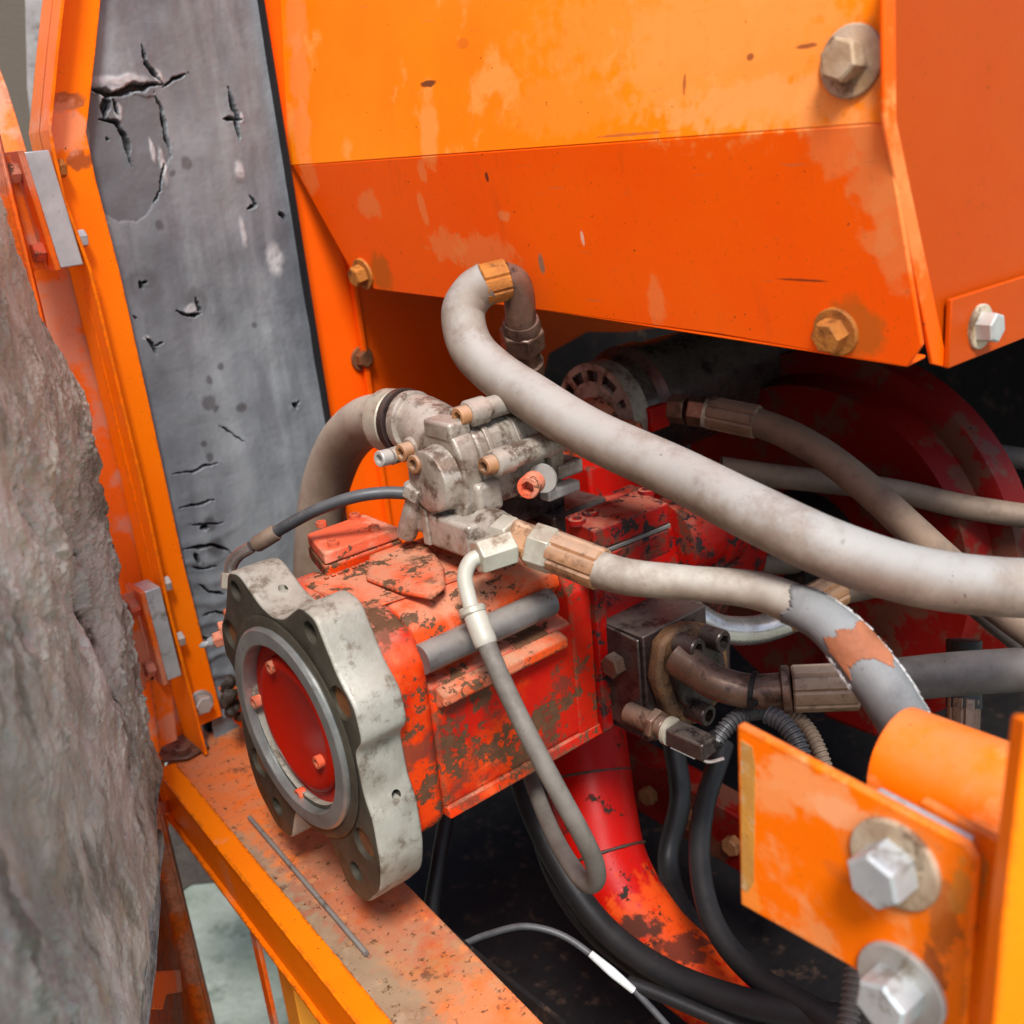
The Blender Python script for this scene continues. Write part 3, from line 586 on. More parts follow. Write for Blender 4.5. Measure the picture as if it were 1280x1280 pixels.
lp = on(362, 1262, 'X', -.02); MB().prism([(-.018, lp.y - .022, -.345), (.03, lp.y - .022, -.345), (.03, lp.y + .02, -.345), (-.018, lp.y + .02, -.345)], (0, 0, -.9)).build('tube', M_yel, t0, .002)
lp2 = on(341, 1262, 'X', -.03); MB().prism([(-.034, lp2.y - .006, -.345), (-.028, lp2.y - .006, -.345), (-.028, lp2.y + .012, -.345), (-.034, lp2.y + .012, -.345)], (0, 0, -.9)).build('fin', M_door, t0, .001)
MB().prism([on(x, y, 'Y', .49) for x, y in ((178, 930), (206, 950), (212, 1034), (196, 1040), (180, 1034))], (0, .006, 0)).build('end_cap', M_sill_edge, tS, .001)
o = MB().prism([far(x, y, 2.2) for x, y in ((180, 1020), (214, 1030), (275, 1105), (240, 1108), (222, 1122), (180, 1126))], EY * .03).build('dark_shape', M_grime, None, .006); tag(o, 'unidentified dark brown shape beyond the sill beside the open door', 'flap')  # slab added for a dark shape of unknown kind, not known to be a flap
# corner bracket and dirt at the foot of the post
t1 = thing('foot_bracket', 'dirty orange foot bracket with a bolt where the door post meets the sill', 'bracket', tuple(on(220, 925, 'Z', SZ)))
MB().prism([on(x, y, 'Z', SZ + .004) for x, y in ((196, 955), (205, 925), (245, 905), (262, 935), (235, 950))], EZ * .004).build('foot_plate', M_rustbrown, t1, .001)
fit('bolt_head', 'hex', on(229, 941, 'Z', SZ + .008), EZ, .022, M_rustbrown, t1, .8)
MB().prism([on(x, y, 'Y', .46) for x, y in ((185, 830), (212, 830), (222, 925), (200, 935))], (0, .004, 0)).build('gusset', M_door, t1, .001)
t2 = thing('corner_clip', 'small orange corner clip caked in black grease beside the flange', 'bracket', tuple(on(300, 860, 'Y', .44)))
MB().prism([on(x, y, 'Y', .43) for x, y in ((276, 862), (306, 848), (312, 885), (325, 900), (322, 925), (296, 905), (290, 885))], (0, .01, 0)).build('clip_plate', M_orange, t2, .001)
b = MB()
for i in range(26):
    p = on(random.uniform(275, 318), random.uniform(845, 895), 'Y', random.uniform(.40, .43)); b.lathe(p - EY * .006, V((random.uniform(-.4, .4), -1, random.uniform(-.4, .4))), [(0, .003), (.004, random.uniform(.006, .012)), (.010, .006), (.012, .002)], 8)
o = b.build('grease_cake', M_grime, t2, rough=.006)

# ================================================================== HOOD
tH = thing('hood', 'large orange hood with a crease across its front and four rusty bolts', 'hood', (HX, -.02, .36))
CZ = .562
def hp(px, py, k=.16):      # lower part leans inwards below the crease, the upper leans back a little
    r = MW @ np.array([px - 640, py - 640, F]); # X = HX + k*(CZ - z)
    t_ = (HX + k * (CZ - CAM[2]) - CAM[0]) / (r[0] + k * r[2]); return V(CAM + r * t_)
ytop = on(1104, 158, 'X', HX).y; yl = .52; KU = -.13; ZT = 1.05; XT = HX - KU * (ZT - CZ)
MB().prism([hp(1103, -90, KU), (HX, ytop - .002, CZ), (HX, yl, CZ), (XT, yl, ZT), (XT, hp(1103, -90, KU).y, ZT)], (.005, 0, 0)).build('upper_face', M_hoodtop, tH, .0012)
lo = [hp(1104, 158), hp(1152, 432), hp(1134, 459), hp(900, 418), hp(700, 391), hp(470, 362), hp(447, 352), hp(366, 210)]
lo[0].z = CZ - .0005; lo[0].y = ytop - .002; lo[0].x = HX; lo[-1] = V((HX, yl - .02, CZ - .0005))
MB().prism(lo, (.005, 0, .0008)).build('lower_face', M_hood, tH, .0012)
MB().prism([lo[2], lo[6], lo[6] + V((.03, 0, .002)), lo[2] + V((.03, 0, .002))], (0, 0, .003)).build('bottom_lip', M_orange_in, tH, .001)
# side panel (faces outwards, -Y) and its folded corner
SYP = ytop - .008
s1 = [on(x, y, 'Y', SYP) for x, y in ((1104, -60), (1106, 150), (1166, 455))]
s2 = [on(x, y, 'Y', SYP) for x, y in ((1119, -60), (1121, 150), (1186, 460))]
MB().prism(s1 + s2[::-1], (0, .004, 0)).build('corner_fold', M_hood, tH, .001)
far1, far0 = on(1420, 365, 'Y', SYP + .004), V((1.9, SYP + .004, 1.05))
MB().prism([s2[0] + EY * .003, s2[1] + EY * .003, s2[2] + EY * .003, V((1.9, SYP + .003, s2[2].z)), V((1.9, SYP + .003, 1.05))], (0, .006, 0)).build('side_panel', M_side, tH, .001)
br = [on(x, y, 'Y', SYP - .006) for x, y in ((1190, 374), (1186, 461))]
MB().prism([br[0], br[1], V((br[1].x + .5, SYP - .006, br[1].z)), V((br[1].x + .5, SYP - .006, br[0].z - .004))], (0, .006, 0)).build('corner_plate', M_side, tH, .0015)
def wbolt(px, py, axis_pl, c_, ax_, d, mw, mb, sp=0., up_=0, parent=tH, hh=1.):
    p = on(px, py, axis_pl, c_); wa = fit('washer', 'washer', p, ax_, d, mw, parent, .8); fit('bolt_head', 'hex', p + V(ax_).normalized() * d * .06, ax_, d * .60, mb, wa, hh, sp)
nlow = (-1, 0, -.16)
p = hp(1066, 77, KU); nu_ = (-1, 0, -KU); wa = fit('washer', 'washer', p, nu_, .058, M_boltpale, tH, .8); fit('bolt_head', 'hex', p + V(nu_).normalized() * .003, nu_, .031, M_boltpale, wa, 1, .2)
p = hp(1046, 414); wa = fit('washer', 'washer', p, nlow, .046, M_boltrust, tH, .9); fit('bolt_head', 'hex', p + V(nlow).normalized() * .003, nlow, .027, M_boltrust, wa, 1, .5)
p = hp(455, 342); wa = fit('washer', 'washer', p, nlow, .046, M_boltrust, tH, .9); fit('bolt_head', 'hex', p + V(nlow).normalized() * .003, nlow, .026, M_boltrust, wa, 1, .1)
wbolt(1224, 408, 'Y', SYP - .006, (0, -1, 0), .042, M_boltpale, M_zincdull, .2)
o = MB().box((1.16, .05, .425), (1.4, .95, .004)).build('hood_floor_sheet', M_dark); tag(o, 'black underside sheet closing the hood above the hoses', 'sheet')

# ================================================================== HYDRAULIC PUMP
tU = thing('hydraulic_pump', 'red hydraulic pump with pale cast flange, round red cover facing left', 'pump', (.2, 0, -.14))
half = [(-.010, .128), (-.052, .155), (-.082, .149), (-.098, .116), (-.112, .090), (-.134, .066), (-.138, .028), (-.120, .010), (-.123, -.040), (-.133, -.066), (-.134, -.120), (-.124, -.158), (-.086, -.196), (-.048, -.196), (-.030, -.160), (-.018, -.140)]
C0 = (.013, -.006)
L_ = [(y, z) for y, z in half]
Rr = [(2 * .016 - y, z) for y, z in half][::-1]
outl = [(.016, .122)] + L_ + Rr
outl = [p for i, p in enumerate(outl) if i == 0 or p != outl[i - 1]]
def smooth2(pts, sub=4, k=.5):
    n = len(pts); out = []
    for i in range(n):                                 # round every corner a little
        a, b_, c_ = V((*pts[i - 1], 0)), V((*pts[i], 0)), V((*pts[(i + 1) % n], 0))
        r_ = min((a - b_).length, (c_ - b_).length) * .36; p_, q_ = b_ + (a - b_).normalized() * r_, b_ + (c_ - b_).normalized() * r_
        for s in range(sub + 1):
            t_ = s / sub; w_ = p_.lerp(b_, t_).lerp(b_.lerp(q_, t_), t_); out.append((w_.x, w_.y))
    return out
ol = smooth2(outl)
holes = [(-.067, .129, .0125), (.099, .129, .0125), (-.105, .062, .019), (.137, .062, .019), (-.103, -.108, .019), (-.075, -.158, .012), (.132, -.108, .019), (.104, -.158, .012)]
# flange plate with real bores: boolean once at build time
fo = MB().prism([(0, y, z) for y, z in ol], (.056, 0, 0)).build('mounting_flange', M_cast, tU)
cut = MB()
for y, z, r_ in holes: cut.cyl((-.02, y, z), (.05 if r_ < .015 else .040, y, z), r_, 28)
for i, (px_, py_) in enumerate(((374, 741), (487, 990))):
    p = on(px_, py_, 'Z', .15) if i == 0 else on(px_, py_, 'Y', -.115)
cut.cyl(V((.034, .050, .17)), V((.034, .050, .13)), .0055, 16); cut.cyl(V((.034, -.16, -.053)), V((.034, -.11, -.053)), .0055, 16)
cut.cyl((-.02, *C0), (.030, *C0), .098, 48)
co = cut.build('cutter', M_face); co.location = (0, 0, 0); co['_o'] = (0, 0, 0)
fo.data.materials.append(M_face)
bv = fo.modifiers.new('bev', 'BEVEL'); bv.width = .0045; bv.segments = 3; bv.limit_method = 'ANGLE'; bv.angle_limit = R(60)
bo = fo.modifiers.new('bore', 'BOOLEAN'); bo.object = co; bo.solver = 'EXACT'
bpy.context.view_layer.update()
dg = bpy.context.evaluated_depsgraph_get(); nm = bpy.data.meshes.new_from_object(fo.evaluated_get(dg)); fo.modifiers.clear(); fo.data = nm
bpy.data.objects.remove(co)
while len(nm.materials) < 2: nm.materials.append(M_face)
nm.materials[0] = M_cast; nm.materials[1] = M_face
for p in nm.polygons: p.use_smooth = True; p.material_index = 1 if (p.normal.x < -.8 or (abs(p.normal.x) < .2 and min(math.hypot(p.center.y - y, p.center.z - .14 - z) - r_ for y, z, r_ in holes) < .002)) else 0
nm.set_sharp_from_angle(angle=R(40))
for y, z, r_ in holes:
    if r_ > .015: MB().lathe((.006, y, z), EX, [(0, r_ * .97), (.002, r_ * .97), (.002, r_ * .80), (.03, r_ * .78)], 24).build('threaded_insert', M_rust, fo); 
# pilot ring
RC = (.0, .013, -.011)
def ringmesh(x0, x1, ro, ri, cham=.003):
    return MB().lathe((0, *RC[1:]), EX, [(x1, ri), (x0 + .001, ri), (x0, ri + .001), (x0, ro - cham), (x0 + cham, ro), (x1, ro)], 72)
b = ringmesh(-.010, .030, .1185, .0985); b.f = [f for f in b.f if len(f) == 4]; b.build('pilot_ring', M_ring, tU, ang=30)
b = MB().lathe((0, *RC[1:]), EX, [(-.002, .131), (-.004, .128), (-.004, .117), (.02, .117)], 64); b.f = [f for f in b.f if len(f) == 4]; b.build('ring_shoulder', M_face, tU)
# recess wall and red cover
b = MB().lathe((0, *RC[1:]), EX, [(.010, .0), (.010, .072), (.008, .074), (.008, .0975)], 64); b.f = [f for f in b.f if len(f) == 4]; cd_ = b.build('cover_disc', M_disc, tU)
b = MB().lathe((0, *RC[1:]), -EX, [(-.009, .080), (-.007, .081), (-.0025, .079), (.0005, .074), (.0005, .067), (-.003, .060), (-.004, .001)], 64); b.build('raised_boss', M_disc, cd_, ang=60)
for px_, py_ in ((346, 831), (326, 875), (405, 949), (381, 990)):
    p = on(px_, py_, 'X', .006); fit('cover_screw', 'socket', p, (-1, 0, 0), .0150, M_redbolt, cd_, .8)
# body
def section(pts, x0, x1, name, mat, bev=.008, **k): return MB().prism([(x0, y, z) for y, z in pts], (x1 - x0, 0, 0)).build(name, mat, tU, bev, 3, **k)
S1 = [(-.118, -.122), (-.122, .074), (-.105, .104), (-.060, .126), (.080, .128), (.125, .100), (.135, .03), (.135, -.10), (.09, -.14), (-.09, -.140)]
section(S1, .050, .100, 'front_collar', M_pump, .012)
S2 = [(-.117, -.108), (-.119, .040), (-.096, .046), (-.094, .094), (-.050, .119), (.075, .122), (.118, .095), (.128, .03), (.128, -.09), (.09, -.125), (-.088, -.125)]
section(S2, .0985, .335, 'body_casting', M_pump, .005)
MB().prism([(.096, y, z) for y, z in ((-.095, .070), (-.107, .085), (-.103, .104), (-.085, .117), (-.05, .1245), (-.05, .100))], (.236, 0, 0)).build('top_shoulder', M_pump_top, tU, .005, 3, ang=60)
MB().prism([(.1, -.1225, -.122), (.1, -.100, -.122), (.1, -.100, -.108), (.1, -.119, -.1085)], (.245, 0, 0)).build('lower_rail', M_pump, tU, .002)
MB().prism([(.104, -.118, .040), (.104, -.135, .034), (.104, -.135, .022), (.104, -.116, .012)], (.178, 0, 0)).build('ledge', M_pump_top, tU, .003, 3)
MB().tube([(.094, -.116, .076), (.275, -.116, .076)], .0165, 24, 6).build('balance_pipe', M_tube, tU)
S3 = [(-.128, -.118), (-.130, .07), (-.10, .11), (-.05, .134), (.08, .134), (.13, .10), (.14, -.10), (.09, -.14), (-.10, -.135)]
section(S3, .333, .350, 'joint_flange', M_red, .003)
section(S1, .300, .334, 'rear_collar', M_pump, .004)
# raised nameplate pad on top (worn triangle)
MB().prism([on(x, y, 'Z', .1275) for x, y in ((462, 700), (515, 680), (540, 690), (556, 715), (557, 738), (540, 752), (500, 744), (458, 728))], (0, 0, .007)).build('raised_pad', M_pump_top, tU, .0045, 3)
MB().prism([(.06, .05, .1265), (.30, .05, .1265), (.30, -.02, .1265), (.25, -.075, .119), (.06, -.06, .124)], (0, 0, .003)).build('top_skin', M_pump_top, tU, .002)
# cast lettering strip: row of small raised marks
b = MB()
for i in range(13):
    p = on(408 + i * 8.6, 722 - i * 3.3, 'Z', .131); b.box(p, (.0055, .004, .0025))
o = b.build('cast_marks', M_pump_top, tU, .001, **{'kind': 'stuff'})
# small bolted cover
pc = [on(x, y, 'Z', .152) for x, y in ((383, 666), (404, 691), (499, 658), (455, 641))]
cp_ = MB().prism([p - V((0, 0, .016)) for p in pc], (0, 0, .015)).build('cover_plate', M_redbolt, tU, .0025, 3)
MB().prism([p.lerp(sum(pc, V()) / 4, -.03) - V((0, 0, .034)) for p in pc], (0, 0, .017)).build('cover_base', M_pump, tU, .003, 3)
for x, y in ((402, 655), (444, 645), (417, 679), (468, 660)):
    fit('cover_screw', 'socket', on(x, y + 3, 'Z', .151), EZ, .0135, M_redbolt, cp_, .55)
# grease fittings at the back left edge of the flange
gpt = on(300, 800, 'X', .01); b = MB(); g0 = V((.03, .165, .035))
for q0, q1, r_ in ((0, .014, .019), (.014, .022, .012)): pass
gax = V((-.75, .55, -.25)).normalized(); g0 = on(297, 790, 'X', .035)
MB().hexa(g0, g0 + gax * .016, .026).build('fitting_hex', M_redbolt, tU, .0006)
MB().hexa(g0 + gax * .016, g0 + gax * .030, .019).build('fitting_nut', M_redbolt, tU, .0006)
MB().lathe(g0 + gax * .030, gax, [(0, .007), (.008, .006), (.009, .0035), (.016, .0045), (.021, .002)], 14).build('grease_nipple', M_zinc, tU)
fit('side_bolt', 'hex', on(286, 785, 'X', .04), (-1, .3, 0), .020, M_redbolt, tU, 1)
fit('side_bolt', 'hex', on(292, 768, 'X', .045), (-1, .3, 0), .018, M_redbolt, tU, 1)
# rear casing
MB().lathe((.348, .0, .0), EX, [(0, .118), (.13, .118), (.133, .105), (.20, .105), (.205, .125), (.235, .125), (.24, .10), (.34, .10)], 56).build('rear_casing', M_red, tU, ang=30)
MB().prism([(.35, y, z) for y, z in ((-.112, .02), (-.098, .092), (-.04, .128), (.06, .128), (.1, .02))], (.17, 0, 0)).build('rear_top_casting', M_red, tU, .006, 3)
ct = [on(x, y, 'Z', .165) for x, y in ((705, 645), (742, 664), (836, 628), (795, 612))]
cc_ = MB().prism([p - V((0, 0, .026)) for p in ct], (0, 0, .026)).build('control_cover', M_red, tU, .003, 3)
MB().prism([p.lerp(sum(ct, V()) / 4, -.015) - V((0, 0, .0305)) for p in ct], (0, 0, .004)).build('gasket', M_tube, tU, .0005)
MB().prism([p.lerp(sum(ct, V()) / 4, .0) - V((0, 0, .062)) for p in ct], (0, 0, .031)).build('control_base', M_red, tU, .004, 3)
for x, y in ((738, 645), (808, 618), (722, 655)): fit('cover_bolt', 'socket', on(x, y, 'Z', .163), EZ, .020, M_red, cc_, .4)
q = on(860, 665, 'Y', -.08); MB().lathe(q - EX * .05, EX, [(0, .05), (.002, .055), (.065, .055), (.07, .062), (.10, .062), (.104, .05)], 40).build('servo_drum', M_red, tU, ang=30)
q = on(880, 690, 'Y', -.06); MB().box(q, (.09, .06, .05)).build('servo_block', M_red, tU, .006, 3)
q = on(752, 605, 'Y', .02); MB().box(q, (.105, .07, .085)).build('relief_block', M_redblock, tU, .004, 3)
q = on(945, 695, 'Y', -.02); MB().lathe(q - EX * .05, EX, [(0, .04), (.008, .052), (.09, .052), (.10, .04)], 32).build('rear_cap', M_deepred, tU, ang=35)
q = on(700, 640, 'Y', -.02); MB().box(q, (.09, .08, .03)).build('dark_saddle', M_darkmetal, tU, .005, 3)

# ------------------------------------------------------------------ valve block with split-flange port
tV = thing('port_block', 'dark oily steel port block bolted to the right end of the red pump', 'valve block', (.42, -.1, -.1))
BY = -.184
MB().prism([(.352, BY, .022), (.462, BY, .022), (.462, BY, -.118), (.352, BY, -.118)], (0, .16, 0)).build('block', M_darkmetal, tV, .002)
MB().prism([(.3505, BY + .004, .018), (.3505, BY + .06, .022), (.3505, BY + .06, -.105), (.3505, BY + .004, -.112)], (-.004, 0, 0)).build('side_plate', M_darkmetal, tV, .002)
fit('plug', 'hex', on(772, 829, 'X', .347), (-1, 0, 0), .026, M_rustbrown, tV, .9, .3)
cl = [on(x, y, 'Y', BY - .001) for x, y in ((812, 800), (826, 783), (848, 774), (872, 776), (893, 796), (898, 832), (884, 872), (862, 898), (842, 902), (820, 885), (806, 845))]
fc_ = MB().prism(cl, (0, -.020, 0)).build('flange_clamp', M_rustc, tV, .006, 3)
cl2 = [p.lerp(sum(cl, V()) / len(cl), .30) - EY * .019 for p in cl]
MB().prism(cl2, (0, -.012, 0)).build('clamp_hub', M_darkmetal, fc_, .004, 3)
for x, y in ((848, 804), (880, 794), (862, 885), (893, 858)):
    fit('clamp_bolt', 'socket', on(x, y, 'Y', BY - .020), (.05, -1, 0), .027, M_darkmetal, fc_, 1.25)
MB().prism([on(x, y, 'Y', -.09) for x, y in ((850, 752), (880, 748), (915, 785), (915, 840), (880, 860))], (0, .04, 0)).build('upper_clamp', M_darkmetal, tV, .006, 3)

# ------------------------------------------------------------------ sensor and connector under the block
tW = thing('pressure_sensor', 'dirty pressure sensor with wired connector below the dark port block', 'sensor', tuple(far(800, 905, 1.30)))
a0, a1 = far(785, 890, 1.30), far(900, 942, 1.21); ad = (a1 - a0).normalized(); L = (a1 - a0).length
MB().cyl(a0, a0 + ad * L * .42, .0130, 20).build('sensor_barrel', M_rustbrown, tW, .001)
MB().hexa(a0 + ad * L * .28, a0 + ad * L * .36, .034).build('sensor_hex', M_rustbrown, tW, .0006)
MB().lathe(a0 + ad * L * .42, ad, [(0, .012), (.004, .017), (.010, .017), (.012, .012)], 20).build('retaining_ring', M_nut, tW)
cn_ = MB().box(a0 + ad * L * .70, (L * .40, .028, .022), ad, *orth(ad)).build('connector', M_darkmetal, tW, .003, 2)
for k in (-1, 0, 1):
    o_ = orth(ad); MB().box(a0 + ad * L * .66 + o_[0] * k * .009 + o_[1] * -.012 - V(fwd) * .004, (L * .26, .003, .004), ad, *o_).build('connector_rib', M_zinc, cn_, .0008)
pcn = far(887, 934, 1.235); MB().tube([far(905, 948, 1.225), far(884, 952, 1.225), far(872, 938, 1.225), far(884, 922, 1.225), far(900, 926, 1.225)], .0022, 8, 6).build('wire_clip', M_steel, tW)
MB().tube([far(880, 932, 1.24), far(898, 922, 1.23)], .011, 14, 4).build('boot', M_black, tW)

# ================================================================== GREY GEAR PUMP ON TOP
tG = thing('gear_pump', 'dusty cast aluminium gear pump with socket screws sitting on the red pump', 'gear pump', (.27, -.02, .13))
GY, GZ = -.030, .232
def gsec(scale, x0, x1, name, mat, bev=.006, rough=0.):
    pts = [(-.040, -.058), (-.052, -.030), (-.050, .028), (-.036, .056), (-.012, .066), (.018, .066), (.046, .050), (.052, .0), (.044, -.050), (.0, -.064)]
    return MB().prism([(x0, GY + y * scale, GZ + z * scale) for y, z in pts], (x1 - x0, 0, 0)).build(name, mat, tG, bev, 3, rough=rough)
gsec(.80, .208, .236, 'front_cover', M_alu, .004, .0012)
gsec(.76, .236, .330, 'gear_body', M_alu, .005, .0015)
gsec(.90, .330, .352, 'rear_cover', M_alu, .004, .0012)
for x_ in (.250, .292): gsec(.81, x_, x_ + .008, 'body_rib', M_alu, .002)
# bosses for the through screws
for px_, py_, ln, yv in ((574, 521, .10, -.05), (607, 583, .125, -.085), (577, 682, .04, -.05), (503, 566, .03, .03)):
    p = on(px_, py_, 'Y', yv)
    bs_ = MB().lathe(p + EX * .010, EX, [(0, .013), (.002, .0155), (.024, .0155), (.027, .0125), (ln * .6, .0125), (ln * .6 + .002, .0142), (ln * .6 + .018, .0142), (ln * .6 + .020, .0118), (max(ln, ln * .6 + .022), .0118)], 20).build('screw_boss', M_alu, tG, ang=30)
    fit('socket_screw', 'socket', p + EX * .012, (-1, 0, 0), .0215, M_crimp, bs_, .8)
dc = V((.186, -.030, .228))
MB().lathe(dc, EX, [(0, .031), (.0015, .0345), (.004, .036), (.018, .0365), (.022, .0385), (.030, .0385)], 48).build('bearing_cap', M_alu, tG, ang=35)
MB().box((.222, -.032, .282), (.030, .050, .022)).build('top_web', M_alu, tG, .004, 3)
MB().box((.285, -.028, .292), (.09, .030, .012)).build('top_rib', M_alu, tG, .003, 3)
MB().box((.285, -.080, .248), (.075, .012, .020)).build('side_rib', M_alu, tG, .004, 3)
q = on(596, 622, 'Y', GY - .035); MB().box(q + EX * .01, (.036, .028, .036)).build('square_boss', M_alu, tG, .006, 3)
q0 = on(560, 662, 'Y', -.045); q1 = on(600, 672, 'Y', -.085)
MB().box(on(585, 662, 'Y', -.055), (.055, .075, .040)).build('outlet_block', M_alu, tG, .005, 3)
MB().box(on(640, 622, 'Y', -.01), (.12, .06, .05)).build('underside_casting', M_darkmetal, tG, .006, 3)
MB().box(on(540, 632, 'Y', .0), (.04, .06, .06)).build('saddle', M_alu, tG, .008, 3)
fit('flange_screw', 'socket', on(668, 602, 'Y', -.10), (-.9, -.5, 0), .026, M_redbolt, tG, 1.)
MB().lathe(on(679, 597, 'Y', -.09), (-.9, -.5, 0), [(0, .017), (.004, .017)], 24).build('washer', M_zincdull, tG)
MB().box(on(700, 583, 'Y', -.06), (.04, .04, .018)).build('mounting_ear', M_alu, tG, .004, 3)
MB().box(on(700, 612, 'Y', -.08), (.05, .018, .014)).build('bracket_lug', M_zincdull, tG, .003)
# leg / strut on the left and small fitting for the thin black hose
MB().tube([far(523, 615, 1.25), far(517, 640, 1.26), far(508, 668, 1.28)], [.012, .013, .012], 16, 6).build('drain_strut', M_alu, tG)
MB().hexa(far(512, 612, 1.245), far(528, 622, 1.235), .022).build('port_nut', M_alu, tG, .0006)
MB().box(far(540, 655, 1.25), (.022, .012, .045)).build('web', M_alu, tG, .002)
# inlet neck
n0, n1 = far(520, 532, 1.285), far(566, 560, 1.25)
MB().tube([far(512, 526, 1.31), far(535, 532, 1.285), far(562, 556, 1.26), far(580, 585, 1.26)], [.034, .033, .036, .034], 28, 8).build('inlet_neck', M_alu, tG)
fit('neck_screw', 'socket', far(528, 578, 1.22), (-1, -.1, .1), .021, M_crimp, tG, .8)
fit('neck_screw', 'socket', far(486, 571, 1.26), (-1, -.1, .1), .019, M_zincdull, tG, .9)
MB().tube([far(488, 571, 1.265), far(520, 560, 1.29)], .010, 14, 4).build('neck_lug', M_alu, tG)
# ------------------------------------------------------------------ suction hose on the left
tL = thing('suction_hose', 'thick brown grey hose bending down behind the pump at the left', 'hose', tuple(far(400, 690, 1.55)))
MB().tube([far(395, 720, 1.62), far(399, 660, 1.58), far(408, 605, 1.54), far(428, 556, 1.48), far(458, 528, 1.41), far(495, 524, 1.33)], [.034, .034, .034, .0335, .033, .032], 32, 12).build('hose_tube', M_hoseleft, tL)
cA, cB = far(483, 525, 1.335), far(512, 527, 1.305); cd = (cB - cA).normalized()
MB().lathe(cA, cd, [(0, .036), (.002, .0385), (.024, .0385), (.026, .036)], 36).build('hose_cuff', M_nut, tL)
MB().lathe(cA + cd * .028, cd, [(0, .037), (.001, .0395), (.010, .0395), (.011, .037)], 36).build('clamp_band', M_darkmetal, tL)
MB().lathe(cA + cd * .042, cd, [(0, .034), (.002, .037), (.012, .037), (.014, .034)], 36).build('neck_bead', M_alu, tL)
MB().box(cA + cd * .030 - V(down) * -.036 + V(right) * .004, (.020, .012, .012), cd, *orth(cd)).build('clamp_screw', M_zincdull, tL, .001)

# ================================================================== FITTINGS AND HOSES
def crimp(p0, p1, r_, parent, mat=M_crimp, name='crimp_ferrule', ribs=8):
    p0, p1 = V(p0), V(p1); a = (p1 - p0); L = a.length; a.normalize(); u_, w_ = orth(a); m = MB(); seg = ribs * 6
    prof = [(0, .92), (.03, 1), (.97, 1), (1, .90)]; vs = []
    for d_, k_ in prof:
        for i in range(seg):
            ang = 2 * math.pi * i / seg; g2 = .90 if i % 6 == 0 else 1.
            vs.append(p0 + a * L * d_ + (u_ * math.cos(ang) + w_ * math.sin(ang)) * r_ * k_ * g2)
    fs = [(i * seg + k, i * seg + (k + 1) % seg, (i + 1) * seg + (k + 1) % seg, (i + 1) * seg + k) for i in range(3) for k in range(seg)]
    fs += [tuple(range(seg))[::-1], tuple(range(3 * seg, 4 * seg))]; m.add(vs, fs); return m.build(name, mat, parent, ang=14)

# tee fitting
tT = thing('tee_fitting', 'pale steel tee fitting joining the gear pump, the worn hose and the thin tube', 'fitting', tuple(far(650, 675, 1.18)))
MB().lathe(far(606, 662, 1.22), far(640, 672, 1.185) - far(606, 662, 1.22), [(0, .026), (.018, .026), (.019, .024), (.03, .024), (.031, .021), (.036, .021)], 28).build('port_collar', M_alu, tT, ang=30)
MB().hexa(far(626, 668, 1.195), far(645, 673, 1.18), .040).build('adapter_nut', M_nut, tT, .0008)
MB().box(far(656, 673, 1.17), (.036, .034, .036), V(right) * .94 + V(down) * .34, V(down) * .94 - V(right) * .34, V(fwd)).build('tee_body', M_crimp, tT, .006, 3)
MB().tube([far(655, 680, 1.165), far(668, 700, 1.16)], .012, 16, 4).build('tee_foot', M_crimp, tT)
MB().hexa(far(640, 683, 1.165), far(596, 697, 1.150), .034).build('branch_nut', M_nut, tT, .0008)

# worn hose
tX = thing('worn_hose', 'dusty hose with torn outer sheath showing brown braid, centre right', 'hose', tuple(far(900, 735, 1.1)))
MB().hexa(far(665, 681, 1.165), far(693, 690, 1.155), .044).build('swivel_nut', M_nut, tX, .0008)
MB().lathe(far(688, 688, 1.158), far(702, 693, 1.15) - far(688, 688, 1.158), [(0, .023), (.010, .022), (.012, .019)], 28).build('nut_skirt', M_nut, tX)
crimp(far(692, 689, 1.155), far(752, 712, 1.125), .0225, tX)
hp2 = [(745, 711, 1.128), (790, 722, 1.10), (865, 729, 1.08), (940, 737, 1.06), (985, 752, 1.03), (1025, 772, 1.0), (1057, 800, .98), (1085, 835, .97), (1114, 877, .97), (1140, 925, .985), (1170, 1000, 1.0)]
hpts = [far(*p) for p in hp2]; rads = [.0195, .0185, .0172, .0185, .0195, .0195, .0212, .0225, .0226, .0226, .0226]
MB().tube(hpts, rads, 40, 14).build('hose_sheath', M_hose2, tX)
